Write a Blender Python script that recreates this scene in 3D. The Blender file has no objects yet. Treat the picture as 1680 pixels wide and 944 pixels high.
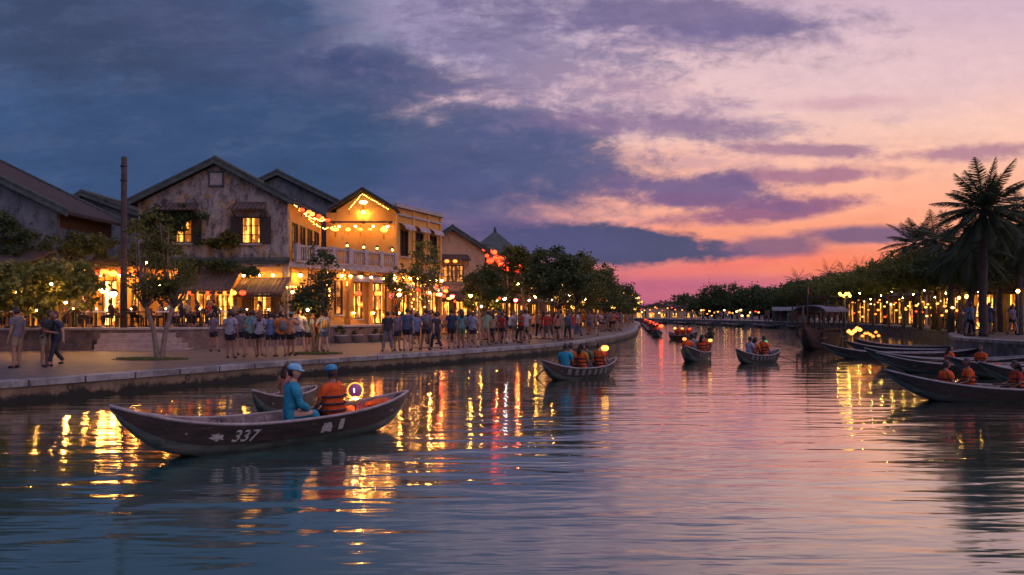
import bpy, bmesh, math, random
from mathutils import Vector, Matrix, noise
SC = bpy.context.scene
COL = SC.collection
PI = math.pi
FPX, HZ, EYE = 1200.0, 515.0, 2.05
RND = random.Random(11)

# ------------------------------------------------------------------ camera
cam_d = bpy.data.cameras.new('camera')
cam = bpy.data.objects.new('camera', cam_d); COL.objects.link(cam)
cam.location = (0, 0, EYE); cam.rotation_euler = (PI/2, 0, 0)
cam_d.sensor_width = 36; cam_d.lens = 36*FPX/1680
cam_d.shift_y = (HZ-472)/1680
cam_d.clip_end = 3000
SC.camera = cam

# ------------------------------------------------------------------ render settings
SC.render.engine = 'CYCLES'
SC.cycles.use_denoising = True
try: SC.cycles.denoiser = 'OPENIMAGEDENOISE'
except Exception: pass
SC.cycles.use_light_tree = True
SC.cycles.max_bounces = 6; SC.cycles.diffuse_bounces = 2; SC.cycles.glossy_bounces = 3
SC.cycles.transmission_bounces = 3; SC.cycles.transparent_max_bounces = 6
SC.cycles.caustics_reflective = False; SC.cycles.caustics_refractive = False
SC.cycles.sample_clamp_indirect = 6.0
SC.view_settings.view_transform = 'Standard'; SC.view_settings.look = 'None'
SC.view_settings.exposure = 0.0; SC.view_settings.gamma = 1.0
SC.view_settings.use_curve_mapping = False

# ------------------------------------------------------------------ node helpers
def lin(c):
    return tuple((x/255/12.92 if x/255 <= .04045 else ((x/255+.055)/1.055)**2.4) for x in c)
class E:                                    # a socket with arithmetic
    def __init__(s, t, k): s.t, s.k = t, k
    def _b(s, o, op, rev=False):
        return mth(s.t, op, o, s) if rev else mth(s.t, op, s, o)
    def __add__(s, o): return s._b(o, 'ADD')
    def __radd__(s, o): return s._b(o, 'ADD')
    def __sub__(s, o): return s._b(o, 'SUBTRACT')
    def __rsub__(s, o): return s._b(o, 'SUBTRACT', True)
    def __mul__(s, o): return s._b(o, 'MULTIPLY')
    def __rmul__(s, o): return s._b(o, 'MULTIPLY')
    def __truediv__(s, o): return s._b(o, 'DIVIDE')
def put(t, inp, v):
    if isinstance(v, E): t.links.new(v.k, inp)
    elif isinstance(v, bpy.types.NodeSocket): t.links.new(v, inp)
    elif isinstance(v, (tuple, list)) and len(inp.default_value) == 4 and len(v) == 3: inp.default_value = (*v, 1)
    else: inp.default_value = v
def mth(t, op, a, b=None, c=None):
    n = t.nodes.new('ShaderNodeMath'); n.operation = op
    for i, v in enumerate((a, b, c)):
        if v is not None: put(t, n.inputs[i], v)
    return E(t, n.outputs[0])
def sstep(t, x, lo, hi):                    # smooth 0..1 as x goes lo..hi
    n = t.nodes.new('ShaderNodeMapRange'); n.interpolation_type = 'SMOOTHSTEP'
    put(t, n.inputs[0], x); put(t, n.inputs[1], lo); put(t, n.inputs[2], hi)
    return E(t, n.outputs[0])
def mixc(t, f, a, b):
    n = t.nodes.new('ShaderNodeMix'); n.data_type = 'RGBA'
    put(t, n.inputs[0], f); put(t, n.inputs[6], a); put(t, n.inputs[7], b)
    return E(t, n.outputs[2])
def comb(t, x, y, z):
    n = t.nodes.new('ShaderNodeCombineXYZ')
    for i, v in enumerate((x, y, z)): put(t, n.inputs[i], v)
    return E(t, n.outputs[0])
def nz(t, vec, scale, detail=3, rough=.5, dist=0):
    n = t.nodes.new('ShaderNodeTexNoise'); n.inputs['Scale'].default_value = scale
    n.inputs['Detail'].default_value = detail; n.inputs['Roughness'].default_value = rough
    n.inputs['Distortion'].default_value = dist
    if vec is not None: put(t, n.inputs['Vector'], vec)
    return E(t, n.outputs['Fac'])
def ramp(t, f, stops, interp='LINEAR'):
    n = t.nodes.new('ShaderNodeValToRGB'); cr = n.color_ramp; cr.interpolation = interp
    while len(cr.elements) < len(stops): cr.elements.new(.5)
    for e, (p, c) in zip(cr.elements, stops): e.position = p; e.color = (*c, 1)
    put(t, n.inputs[0], f); return E(t, n.outputs[0])

# ------------------------------------------------------------------ sky (world): dusk, cool in the west bank, warm low right
W = bpy.data.worlds.new('World'); SC.world = W; W.use_nodes = True
T = W.node_tree; T.nodes.clear()
tc = T.nodes.new('ShaderNodeTexCoord')
sep = T.nodes.new('ShaderNodeSeparateXYZ'); T.links.new(tc.outputs['Generated'], sep.inputs[0])
dx, dy, dz = (E(T, sep.outputs[i]) for i in range(3))
ym = mth(T, 'MAXIMUM', dy, .22)
U = dx/ym*1.2+.84            # bearing and height of a sky direction, north = +Y
V = .515-dz/ym*1.2
P2 = comb(T, U*1.0, V*2.6, 0)
P3 = comb(T, U*1.0, V*1.7, 3.3)
n_lo = nz(T, P2, 3.2, 4, .55, .3)-.5
n_mid = nz(T, P2, 9, 5, .62, .4)-.5
n_hi = nz(T, P3, 30, 5, .65, .3)-.5
warp = n_lo*.9+n_mid*.75+n_hi*.38
Vw = V+n_lo*.05
warm = ramp(T, (Vw+.5)/1.1, [((v+.5)/1.1, lin(c)) for v, c in [
    (-.5, (168, 144, 168)), (-.1, (208, 174, 186)), (.02, (208, 178, 196)), (.12, (228, 190, 194)), (.21, (244, 196, 180)),
    (.30, (250, 180, 152)), (.37, (248, 158, 128)), (.43, (234, 132, 116)), (.465, (208, 110, 124)), (.515, (176, 92, 126))]])
midc = ramp(T, (Vw+.5)/1.1, [((v+.5)/1.1, lin(c)) for v, c in [
    (-.5, (120, 112, 148)), (-.1, (158, 142, 168)), (.05, (178, 164, 188)), (.14, (208, 180, 192)), (.24, (226, 182, 182)),
    (.32, (232, 168, 162)), (.39, (228, 144, 144)), (.43, (202, 112, 134)), (.485, (190, 98, 128)), (.515, (164, 88, 126))]])
cool = ramp(T, (Vw+.5)/1.1, [((v+.5)/1.1, lin(c)) for v, c in [
    (-.5, (50, 70, 104)), (-.1, (60, 82, 120)), (.05, (74, 94, 134)), (.18, (62, 88, 130)), (.30, (54, 80, 122)),
    (.38, (60, 80, 120)), (.45, (70, 80, 114)), (.515, (76, 80, 112))]])
col = mixc(T, sstep(T, U+n_lo*.4-V*.25, .50, .76), cool, midc)
col = mixc(T, sstep(T, U+n_lo*.3, .78, 1.2), col, warm)
def cloud(cx, cy, rx, ry, c, op=.9, soft=.45, rot=0, wz=1.0, tex=None):
    global col
    ca, sa = math.cos(rot), math.sin(rot)
    a = (U-cx/1000)*(ca/(rx/1000))+(V-cy/1000)*(sa/(rx/1000))
    b = (V-cy/1000)*(ca/(ry/1000))-(U-cx/1000)*(sa/(ry/1000))
    d = mth(T, 'SQRT', a*a+b*b)+(warp if tex is None else tex)*(1.5*wz)
    m = sstep(T, d, 1+soft, 1-soft)*op
    col = mixc(T, m, col, lin(c))
# bright gaps and glows
cloud(545, 95, 95, 36, (150, 146, 176), .9, .7, -.4, 1.3)
cloud(700, 40, 140, 50, (160, 148, 184), .8, .7, .5)
cloud(950, 180, 330, 42, (214, 178, 190), .7, .8, .1, .8)
# broken cloud over the middle and mottling in the left bank
bk = nz(T, comb(T, U*1.0+V*.5, V*3.4, 5.5), 6.5, 8, .68, .12)
mk = sstep(T, bk, .50, .66)*sstep(T, U, .60, .95)*sstep(T, U, 1.75, 1.1)*sstep(T, V, .40, .20)
col = mixc(T, mk*.62, col, lin((136, 122, 156)))
cloud(890, 335, 170, 24, (236, 162, 150), 1.0, .5, .12, .8)
cloud(1060, 262, 200, 20, (226, 168, 168), .55, .8, .05)
cloud(1470, 430, 190, 20, (248, 122, 88), .8, .9, -.05, .9)
cloud(1190, 436, 130, 9, (238, 112, 112), .6, .9, -.12, .9)
cloud(1300, 330, 260, 26, (250, 176, 150), .6, .8, -.05, .8)
cloud(1390, 110, 330, 70, (226, 192, 198), .6, .8, -.1, .6)
# dark banks
cloud(180, 60, 290, 95, (58, 68, 98), .8, .7, .05, 1.2)
cloud(430, 80, 190, 60, (76, 84, 122), .6, .7, .3, 1.3)
cloud(655, 118, 125, 32, (66, 76, 118), .9, .45, .2, 1.3)
cloud(560, 140, 150, 40, (66, 78, 120), .7, .6, .15, 1.2)
cloud(540, 250, 500, 95, (56, 78, 118), .95, .35, .06, .7)
cloud(830, 205, 170, 30, (74, 84, 124), .9, .35, .22, .9)
cloud(850, 262, 190, 56, (80, 88, 130), .85, .45, .18, 1.1)
cloud(760, 330, 170, 50, (78, 84, 130), .8, .6, 0, .9)
cloud(870, 95, 200, 90, (124, 114, 154), .72, .8, .3, 2.0, n_mid+n_hi*.9)
cloud(1110, 28, 270, 44, (112, 102, 144), .88, .6, .10, 1.5)
cloud(1130, 62, 160, 22, (112, 102, 148), .6, .7, -.1, 1.4)
cloud(1110, 208, 170, 20, (134, 110, 148), .85, .6, .05, 1.6)
cloud(1060, 150, 120, 20, (176, 142, 170), .5, .9, .2, 1.8)
cloud(1310, 246, 100, 10, (156, 116, 146), .85, .6, .03, 1.9)
cloud(1335, 288, 120, 11, (162, 112, 140), .9, .6, -.03, 1.9)
cloud(1590, 250, 110, 11, (166, 120, 146), .85, .6, -.05, 1.8)
cloud(1390, 170, 90, 9, (204, 156, 172), .6, .8, -.05, .9)
cloud(1110, 312, 140, 26, (112, 94, 138), .95, .4, .05, 1.4)
cloud(1260, 348, 190, 15, (140, 92, 130), .95, .5, -.1, 1.6)
cloud(1150, 330, 160, 9, (128, 92, 134), .8, .6, .06, 1.8)
cloud(870, 372, 120, 14, (112, 92, 138), .6, .8, .05, 1.0)
cloud(1010, 402, 195, 32, (72, 76, 114), 1.0, .2, .03, .8)
cloud(880, 395, 150, 24, (80, 80, 126), .8, .6, .05, .8)
cloud(1262, 405, 80, 16, (104, 84, 126), .85, .5, -.02, .8)
cloud(1430, 386, 110, 15, (98, 82, 126), .92, .4, 0, .7)
cloud(1080, 470, 260, 12, (176, 92, 130), .6, .9, -.02, .9)
lf_ = sstep(T, U, 1.02, .72)
col = mixc(T, sstep(T, bk, .50, .36)*lf_*.22, col, lin((92, 104, 138)))
col = mixc(T, sstep(T, bk+n_hi*.15, .50, .66)*lf_*.26, col, lin((44, 60, 92)))
fine = n_hi*.22+n_mid*.16+1.0
vm = T.nodes.new('ShaderNodeVectorMath'); vm.operation = 'SCALE'
put(T, vm.inputs[0], col); put(T, vm.inputs['Scale'], fine)
col = E(T, vm.outputs[0])
# sky overhead and behind the viewer brightened to add fill light on the facades
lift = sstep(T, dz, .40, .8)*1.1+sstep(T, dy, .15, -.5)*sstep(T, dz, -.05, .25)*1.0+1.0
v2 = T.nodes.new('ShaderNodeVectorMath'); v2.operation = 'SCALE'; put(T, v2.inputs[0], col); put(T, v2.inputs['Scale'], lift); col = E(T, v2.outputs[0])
# below the horizon a dark ground tone
col = mixc(T, sstep(T, dz, -.02, -.06), col, (.03, .03, .045))
sky = T.nodes.new('ShaderNodeTexSky'); sky.sky_type = 'NISHITA'; sky.sun_disc = False
SUN_EL, SUN_AZ = math.radians(2.0), math.radians(38)
sky.sun_elevation = SUN_EL; sky.sun_rotation = SUN_AZ
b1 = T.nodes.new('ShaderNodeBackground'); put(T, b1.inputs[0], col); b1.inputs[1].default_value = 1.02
b2 = T.nodes.new('ShaderNodeBackground'); T.links.new(sky.outputs[0], b2.inputs[0]); b2.inputs[1].default_value = .004
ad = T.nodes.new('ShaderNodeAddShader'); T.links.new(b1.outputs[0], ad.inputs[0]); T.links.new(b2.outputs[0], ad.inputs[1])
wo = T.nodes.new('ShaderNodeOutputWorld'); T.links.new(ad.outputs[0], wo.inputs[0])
W.cycles.sampling_method = 'MANUAL'; W.cycles.sample_map_resolution = 512

sun_d = bpy.data.lights.new('sun', 'SUN'); sun_d.energy = .05; sun_d.angle = math.radians(50); sun_d.color = (1, .5, .35)
sun = bpy.data.objects.new('sun', sun_d); COL.objects.link(sun)
sun.rotation_euler = (math.radians(86), 0, math.radians(180-38))

# ------------------------------------------------------------------ mesh helpers
class MB:
    def __init__(s): s.v = []; s.f = []; s.sm = []; s.cuts = []
    def add(s, vs, fs, smooth=False):
        o = len(s.v); s.cuts.append((o, len(s.f))); s.v += [tuple(p) for p in vs]
        for f in fs: s.f.append(tuple(o+i for i in f)); s.sm.append(smooth)
        return s
    def box(s, x0, x1, y0, y1, z0, z1, rz=0, org=(0, 0)):
        vs = [(x, y, z) for z in (z0, z1) for x, y in ((x0, y0), (x1, y0), (x1, y1), (x0, y1))]
        if rz:
            c, d = math.cos(rz), math.sin(rz)
            vs = [(org[0]+(x-org[0])*c-(y-org[1])*d, org[1]+(x-org[0])*d+(y-org[1])*c, z) for x, y, z in vs]
        return s.add(vs, [(3, 2, 1, 0), (4, 5, 6, 7), (0, 1, 5, 4), (1, 2, 6, 5), (2, 3, 7, 6), (3, 0, 4, 7)])
    def hexa(s, vs):
        return s.add(vs, [(3, 2, 1, 0), (4, 5, 6, 7), (0, 1, 5, 4), (1, 2, 6, 5), (2, 3, 7, 6), (3, 0, 4, 7)])
    def prism_y(s, poly, y0, y1):            # poly in (x,z), extruded along y
        n = len(poly); vs = [(x, y0, z) for x, z in poly]+[(x, y1, z) for x, z in poly]
        return s.add(vs, [tuple(range(n)), tuple(range(2*n-1, n-1, -1))]+[(i, i+n, (i+1) % n+n, (i+1) % n) for i in range(n)])
    def prism_z(s, poly, z0, z1):
        n = len(poly); vs = [(x, y, z0) for x, y in poly]+[(x, y, z1) for x, y in poly]
        return s.add(vs, [tuple(range(n-1, -1, -1)), tuple(range(n, 2*n))]+[(i, (i+1) % n, (i+1) % n+n, i+n) for i in range(n)])
    def tube(s, pts, rad, n=6, cap=True):
        pts = [Vector(p) for p in pts]
        if not isinstance(rad, (list, tuple)): rad = [rad]*len(pts)
        vs = []; up = Vector((0, 0, 1))
        for i, p in enumerate(pts):
            d = (pts[min(i+1, len(pts)-1)]-pts[max(i-1, 0)])
            d = d.normalized() if d.length > 1e-9 else Vector((0, 0, 1))
            a = d.cross(up if abs(d.z) < .95 else Vector((1, 0, 0))).normalized(); b = d.cross(a)
            for k in range(n):
                t = 2*PI*k/n; vs.append(p+(a*math.cos(t)+b*math.sin(t))*rad[i])
        fs = [(i*n+k, i*n+(k+1) % n, (i+1)*n+(k+1) % n, (i+1)*n+k) for i in range(len(pts)-1) for k in range(n)]
        if cap: fs += [tuple(range(n-1, -1, -1)), tuple((len(pts)-1)*n+k for k in range(n))]
        return s.add(vs, fs, True)
    def lathe(s, prof, n=12, c=(0, 0, 0), lobes=0, la=.0, sy=1):
        vs = []
        for r, z in prof:
            for k in range(n):
                t = 2*PI*k/n; q = r*(1-la*abs(math.sin(t*lobes/2))) if lobes else r
                vs.append((c[0]+q*math.cos(t), c[1]+q*math.sin(t)*sy, c[2]+z))
        fs = [(i*n+k, i*n+(k+1) % n, (i+1)*n+(k+1) % n, (i+1)*n+k) for i in range(len(prof)-1) for k in range(n)]
        fs += [tuple(range(n-1, -1, -1)), tuple((len(prof)-1)*n+k for k in range(n))]
        return s.add(vs, fs, True)
    def mesh(s, name):
        m = bpy.data.meshes.new(name); m.from_pydata(s.v, [], s.f)
        m.polygons.foreach_set('use_smooth', s.sm); m.update(); return m
    def split(s, name, mat, parent=None):              # one object for every shape added
        out = []; base = 0
        for k, (v0, f0) in enumerate(s.cuts):
            v1, f1 = s.cuts[k+1] if k+1 < len(s.cuts) else (len(s.v), len(s.f))
            g = MB(); g.v = s.v[v0:v1]; g.f = [tuple(i-v0 for i in f) for f in s.f[f0:f1]]; g.sm = s.sm[f0:f1]
            out.append(g.build(name, mat, parent))
        return out
    def build(s, name, mat, parent=None, loc=None):
        o = bpy.data.objects.new(name, s.mesh(name)); COL.objects.link(o)
        if mat: o.data.materials.append(mat)
        if parent: o.parent = parent
        if loc is not None: o.location = loc
        return o
def tag(o, label=None, cat=None, group=None, kind=None):
    if label: o['label'] = label
    if cat: o['category'] = cat
    if group: o['group'] = group
    if kind: o['kind'] = kind
    return o
def empty(name, loc=(0, 0, 0), rz=0, **k):
    o = bpy.data.objects.new(name, None); COL.objects.link(o); o.location = loc; o.rotation_euler = (0, 0, rz)
    o.empty_display_size = .2
    return tag(o, **k)
def copy_tree(o, parent=None):
    c = o.copy(); COL.objects.link(c)
    if parent: c.parent = parent
    for ch in list(o.children): copy_tree(ch, c)
    return c
def ord_(i):
    return ['first', 'second', 'third', 'fourth', 'fifth', 'sixth', 'seventh', 'eighth', 'ninth', 'tenth', 'eleventh', 'twelfth',
            'thirteenth', 'fourteenth', 'fifteenth', 'sixteenth', 'seventeenth', 'eighteenth', 'nineteenth', 'twentieth', 'twenty-first',
            'twenty-second', 'twenty-third', 'twenty-fourth', 'twenty-fifth', 'twenty-sixth', 'twenty-seventh', 'twenty-eighth'][i]
def at(px, Y, z=0): return Vector(((px-840)/FPX*Y, Y, z))
def zat(py, Y): return EYE-(py-HZ)/FPX*Y
def onz(px, py, z): Y = FPX*(EYE-z)/(py-HZ); return Vector(((px-840)/FPX*Y, Y, z))

# ------------------------------------------------------------------ materials
def newmat(name):
    m = bpy.data.materials.new(name); m.use_nodes = True; t = m.node_tree
    return m, t, t.nodes['Principled BSDF']
def obco(t, o='Object'): return t.nodes.new('ShaderNodeTexCoord').outputs[o]
_mc = {}
def pm(name, c, rough=.7, var=.25, sc=6, metal=0, bump=0, c2=None, det=4):     # mottled plain surface
    k = (name, c, rough, var, sc)
    if k in _mc: return _mc[k]
    m, t, b = newmat(name)
    n = nz(t, obco(t), sc, det, .6)
    lo = tuple(x*(1-var) for x in c) if c2 is None else c2; hi = tuple(min(1, x*(1+var)) for x in c)
    cr = ramp(t, n, [(.3, lo), (.7, hi)])
    put(t, b.inputs['Base Color'], cr); b.inputs['Roughness'].default_value = rough; b.inputs['Metallic'].default_value = metal
    if bump:
        bp = t.nodes.new('ShaderNodeBump'); bp.inputs['Strength'].default_value = bump; bp.inputs['Distance'].default_value = .02
        put(t, bp.inputs['Height'], nz(t, obco(t), sc*3, 4)); t.links.new(bp.outputs[0], b.inputs['Normal'])
    _mc[k] = m; return m
def em(name, c, s, base=None):
    k = ('em', name, c, s)
    if k in _mc: return _mc[k]
    m, t, b = newmat(name)
    put(t, b.inputs['Base Color'], base or c); b.inputs['Roughness'].default_value = .6
    put(t, b.inputs['Emission Color'], c); b.inputs['Emission Strength'].default_value = s
    _mc[k] = m; return m
def em_ribbed(name, c_lo, c_hi, s, sc=1.0, z0=0):      # a lantern skin: brightest round its middle where the bulb sits
    m, t, b = newmat(name)
    sp = t.nodes.new('ShaderNodeSeparateXYZ'); t.links.new(obco(t), sp.inputs[0])
    z = E(t, sp.outputs[2]); f = sstep(t, mth(t, 'ABSOLUTE', z-z0), 1.0*sc, .0)
    put(t, b.inputs['Base Color'], c_lo); b.inputs['Roughness'].default_value = .6
    put(t, b.inputs['Emission Color'], mixc(t, f, c_lo, c_hi)); put(t, b.inputs['Emission Strength'], f*(s*.8)+s*.2)
    return m
def plaster(name, base, dark, light, sc=.55, stain=.5, ochre=None):
    m, t, b = newmat(name); co = obco(t)
    n1 = nz(t, co, sc*1.2, 8, .72, .15); n2 = nz(t, co, sc*5, 5, .7); n3 = nz(t, co, sc*18, 3, .6)
    c = mixc(t, sstep(t, n1+n2*.25, .42, .72), base, light)
    if ochre: c = mixc(t, sstep(t, nz(t, co, sc*2.0, 8, .7, .1), .5, .60), c, ochre)
    mp = t.nodes.new('ShaderNodeMapping'); mp.inputs['Scale'].default_value = (1.3, 1.3, .75); t.links.new(co, mp.inputs[0])
    st = nz(t, mp.outputs[0], sc*2.6, 9, .78, .15)
    c = mixc(t, sstep(t, st+n3*.15, .62-stain*.12, .82-stain*.12)*.9, c, dark)
    put(t, b.inputs['Base Color'], c); b.inputs['Roughness'].default_value = .9
    bp = t.nodes.new('ShaderNodeBump'); bp.inputs['Strength'].default_value = .5; bp.inputs['Distance'].default_value = .02
    put(t, bp.inputs['Height'], n2+n3*.6); t.links.new(bp.outputs[0], b.inputs['Normal'])
    return m
def tilemat(name, c1, c2, run='x'):                    # rows of barrel tiles running down the slope
    m, t, b = newmat(name); co = obco(t)
    sp = t.nodes.new('ShaderNodeSeparateXYZ'); t.links.new(co, sp.inputs[0])
    a = E(t, sp.outputs[0 if run == 'x' else 1]); bb = E(t, sp.outputs[1 if run == 'x' else 0]); z = E(t, sp.outputs[2])
    rib = mth(t, 'ABSOLUTE', mth(t, 'SINE', a*(PI/.24)))
    row = mth(t, 'FRACT', (bb+z*.8)*3.2)
    n = nz(t, co, 3, 5, .7); n2 = nz(t, co, 14, 3, .6)
    c = mixc(t, sstep(t, n+n2*.4, .45, .85), c1, c2)
    c = mixc(t, sstep(t, nz(t, co, .9, 4), .46, .62)*.6, c, (.03, .04, .03))
    put(t, b.inputs['Base Color'], c); b.inputs['Roughness'].default_value = .85
    bp = t.nodes.new('ShaderNodeBump'); bp.inputs['Strength'].default_value = 1; bp.inputs['Distance'].default_value = .06
    put(t, bp.inputs['Height'], rib+row*.4+n2*.3); t.links.new(bp.outputs[0], b.inputs['Normal'])
    return m
def litpane(name, c_lo, c_hi, s, sc=3):                # a lit window: uneven warm room behind curtain cloth
    m, t, b = newmat(name); co = obco(t)
    mp = t.nodes.new('ShaderNodeMapping'); mp.inputs['Scale'].default_value = (1, 1, .45); t.links.new(co, mp.inputs[0])
    n = nz(t, mp.outputs[0], sc, 3, .6)
    sp = t.nodes.new('ShaderNodeSeparateXYZ'); t.links.new(co, sp.inputs[0])
    fold = mth(t, 'SINE', E(t, sp.outputs[0])*21+n*9)*.10
    f = sstep(t, n+fold, .40, .64)
    put(t, b.inputs['Base Color'], (.1, .06, .03)); b.inputs['Roughness'].default_value = .3
    put(t, b.inputs['Emission Color'], mixc(t, f, c_lo, c_hi)); put(t, b.inputs['Emission Strength'], f*(s*.8)+s*.25)
    return m
def leafmat(name, c1, c2):
    m, t, b = newmat(name); co = obco(t)
    n = nz(t, co, 1.6, 4, .7)
    put(t, b.inputs['Base Color'], ramp(t, n, [(.35, c1), (.68, c2)])); b.inputs['Roughness'].default_value = .75
    b.inputs['Specular IOR Level'].default_value = .3
    tr = t.nodes.new('ShaderNodeBsdfTranslucent'); put(t, tr.inputs[0], c2)
    mx = t.nodes.new('ShaderNodeMixShader'); mx.inputs[0].default_value = .25
    t.links.new(b.outputs[0], mx.inputs[1]); t.links.new(tr.outputs[0], mx.inputs[2])
    t.links.new(mx.outputs[0], t.nodes['Material Output'].inputs[0]); return m

M = {}
M['yellow'] = plaster('ochre_plaster', (.55, .29, .055), (.14, .10, .06), (.62, .36, .09), .5, .15)
M['grey'] = plaster('weathered_plaster', (.20, .19, .18), (.035, .04, .045), (.34, .32, .29), .55, .95, (.36, .24, .09))
M['dim'] = plaster('dark_plaster', (.10, .13, .15), (.03, .035, .04), (.16, .19, .2), .5, .7)
M['peach'] = plaster('faded_plaster', (.42, .29, .17), (.12, .10, .09), (.5, .36, .23), .5, .4)
M['tile'] = tilemat('brown_roof_tiles', (.075, .05, .045), (.12, .075, .06))
M['tiley'] = tilemat('red_roof_tiles', (.026, .020, .020), (.048, .032, .029), 'y')
M['teal'] = pm('mossy_mortar', (.06, .085, .08), .9, .4, 4)
M['wood'] = pm('dark_wood', (.04, .026, .018), .6, .4, 9)
M['wood2'] = pm('brown_wood', (.11, .06, .035), .6, .4, 9)
M['stone'] = pm('pale_stone', (.34, .31, .29), .85, .25, 5, bump=.3)
M['balus'] = pm('old_balustrade_paint', (.36, .34, .33), .8, .3, 6)
M['brick'] = pm('dark_terrace_stone', (.17, .12, .10), .9, .45, 3.5, bump=.5)
M['steps'] = pm('worn_step_stone', (.33, .27, .24), .85, .25, 4, bump=.3)
M['iron'] = pm('black_iron', (.02, .02, .022), .5, .2, 8)
M['pole'] = pm('weathered_pole_wood', (.045, .038, .034), .9, .4, 5)
M['awning'] = pm('grey_canvas', (.32, .29, .30), .8, .25, 3)
M['cloth_red'] = pm('red_cloth', (.35, .03, .03), .8, .2, 5)
M['bark'] = pm('bark', (.11, .09, .07), .95, .4, 7, bump=.8)
M['palm_bark'] = pm('palm_trunk', (.055, .047, .04), .95, .5, 5, bump=1.0)
M['bark_pale'] = pm('pale_bark', (.20, .16, .12), .95, .35, 7, bump=.8)
M['leaf'] = leafmat('olive_leaves', (.075, .095, .02), (.14, .15, .035))
M['leaf_d'] = leafmat('dark_leaves', (.045, .08, .035), (.085, .12, .04))
M['leaf_y'] = leafmat('pale_green_leaves', (.12, .15, .03), (.20, .21, .05))
M['frond'] = leafmat('palm_fronds', (.03, .05, .03), (.06, .085, .04))
M['grass'] = pm('grass_green', (.10, .13, .03), .9, .4, 9)
M['pane'] = litpane('lit_window_glass', (.50, .12, .01), (1, .45, .07), 3.0)
M['pane_b'] = litpane('bright_doorway_light', (1, .42, .07), (1, .66, .2), 6.5)
M['pane_d'] = litpane('dim_window_glow', (.16, .04, .01), (.9, .32, .05), 1.3)
M['dark'] = pm('dark_interior', (.015, .012, .012), .5, .3, 4)
M['white'] = pm('white_paint', (.7, .7, .68), .6, .1, 8)
M['black'] = pm('black_plastic', (.015, .015, .017), .5, .2, 8)

# ------------------------------------------------------------------ the river and its banks
LE = [(-34, -18), (-20.2, 2), (-16.1, 8.8), (-11.5, 16.5), (-9.1, 20.5), (-6.9, 24.2), (-3.3, 28.9), (-.9, 32.6), (1.8, 36.8), (4.4, 42.6), (6.5, 49), (8.6, 56), (10.6, 64),
      (13.2, 77), (16, 93), (21, 120), (25.5, 150), (27.6, 176)]
RE = [(26, -18), (21.6, 12), (20.9, 22), (20.7, 29.4), (21.3, 35.2), (27.6, 46), (29.9, 50.5), (33.6, 61), (36.6, 72), (39.9, 86), (40.2, 98), (37, 125), (32, 155), (28.6, 178)]
def smooth(P, n=4):
    out = []
    for i in range(len(P)-1):
        p0 = Vector(P[max(i-1, 0)]); p1 = Vector(P[i]); p2 = Vector(P[i+1]); p3 = Vector(P[min(i+2, len(P)-1)])
        for k in range(n):
            t = k/n
            out.append(.5*((2*p1)+(p2-p0)*t+(2*p0-5*p1+4*p2-p3)*t*t+(3*p1-p0-3*p2+p3)*t**3))
    out.append(Vector(P[-1])); return out
LS, RS = smooth(LE), smooth(RE, 3)
QL, QR = .5, .92
def offs(P, d):                                        # shift a polyline sideways (left of travel is +)
    o = []
    for i, p in enumerate(P):
        a = P[max(i-1, 0)]; b = P[min(i+1, len(P)-1)]; t = (b-a).normalized(); o.append(p+Vector((-t.y, t.x))*d)
    return o
def ribbon(mb, A, B, za, zb):
    n = len(A); mb.add([(p.x, p.y, za) for p in A]+[(p.x, p.y, zb) for p in B], [(i, i+1, n+i+1, n+i) for i in range(n-1)])
def strip(mb, A, B, z0, z1):                           # solid strip between two polylines
    n = len(A)
    vs = [(p.x, p.y, z0) for p in A]+[(p.x, p.y, z0) for p in B]+[(p.x, p.y, z1) for p in A]+[(p.x, p.y, z1) for p in B]
    fs = []
    for i in range(n-1):
        fs += [(2*n+i, 2*n+i+1, 3*n+i+1, 3*n+i), (i, i+1, 2*n+i+1, 2*n+i), (n+i+1, n+i, 3*n+i, 3*n+i+1), (i+1, i, n+i, n+i+1)]
    fs += [(0, 2*n, 3*n, n), (n-1, 2*n-1, 4*n-1, 3*n-1)]
    mb.add(vs, fs)

# water
m, t, b = newmat('river_water'); t.nodes.remove(b); co = obco(t)
def wv(sx, sy, sc, det=2, rot=0, dist=.0):
    mp = t.nodes.new('ShaderNodeMapping'); mp.inputs['Scale'].default_value = (sx, sy, 1); mp.inputs['Rotation'].default_value = (0, 0, rot)
    t.links.new(co, mp.inputs[0]); return nz(t, mp.outputs[0], sc, det, .5, dist)
h = wv(.15, 1, .85, 2, .03, .4)*.029+wv(.22, 1, 2.3, 2, -.05, .3)*.022+wv(.26, 1, 5.6, 2, .06, .4)*.0050+wv(.1, .35, .4, 1, .12)*.030
bp = t.nodes.new('ShaderNodeBump'); bp.inputs['Strength'].default_value = 1; bp.inputs['Distance'].default_value = 1.0
put(t, bp.inputs['Height'], h)
fr = t.nodes.new('ShaderNodeFresnel'); fr.inputs[0].default_value = 1.55; t.links.new(bp.outputs[0], fr.inputs[1])
gl = t.nodes.new('ShaderNodeBsdfGlossy'); gl.inputs['Roughness'].default_value = .085; t.links.new(bp.outputs[0], gl.inputs['Normal'])
gl.inputs['Color'].default_value = (1.0, .96, .86, 1)
df = t.nodes.new('ShaderNodeBsdfDiffuse'); df.inputs[0].default_value = (.018, .092, .094, 1); t.links.new(bp.outputs[0], df.inputs['Normal'])
mx = t.nodes.new('ShaderNodeMixShader')
fac = mth(t, 'MULTIPLY', E(t, fr.outputs[0]), 2.0); fac = mth(t, 'MINIMUM', fac, 1.0)
put(t, mx.inputs[0], fac); t.links.new(df.outputs[0], mx.inputs[1]); t.links.new(gl.outputs[0], mx.inputs[2])
t.links.new(mx.outputs[0], t.nodes['Material Output'].inputs[0]); M['water'] = m
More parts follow.
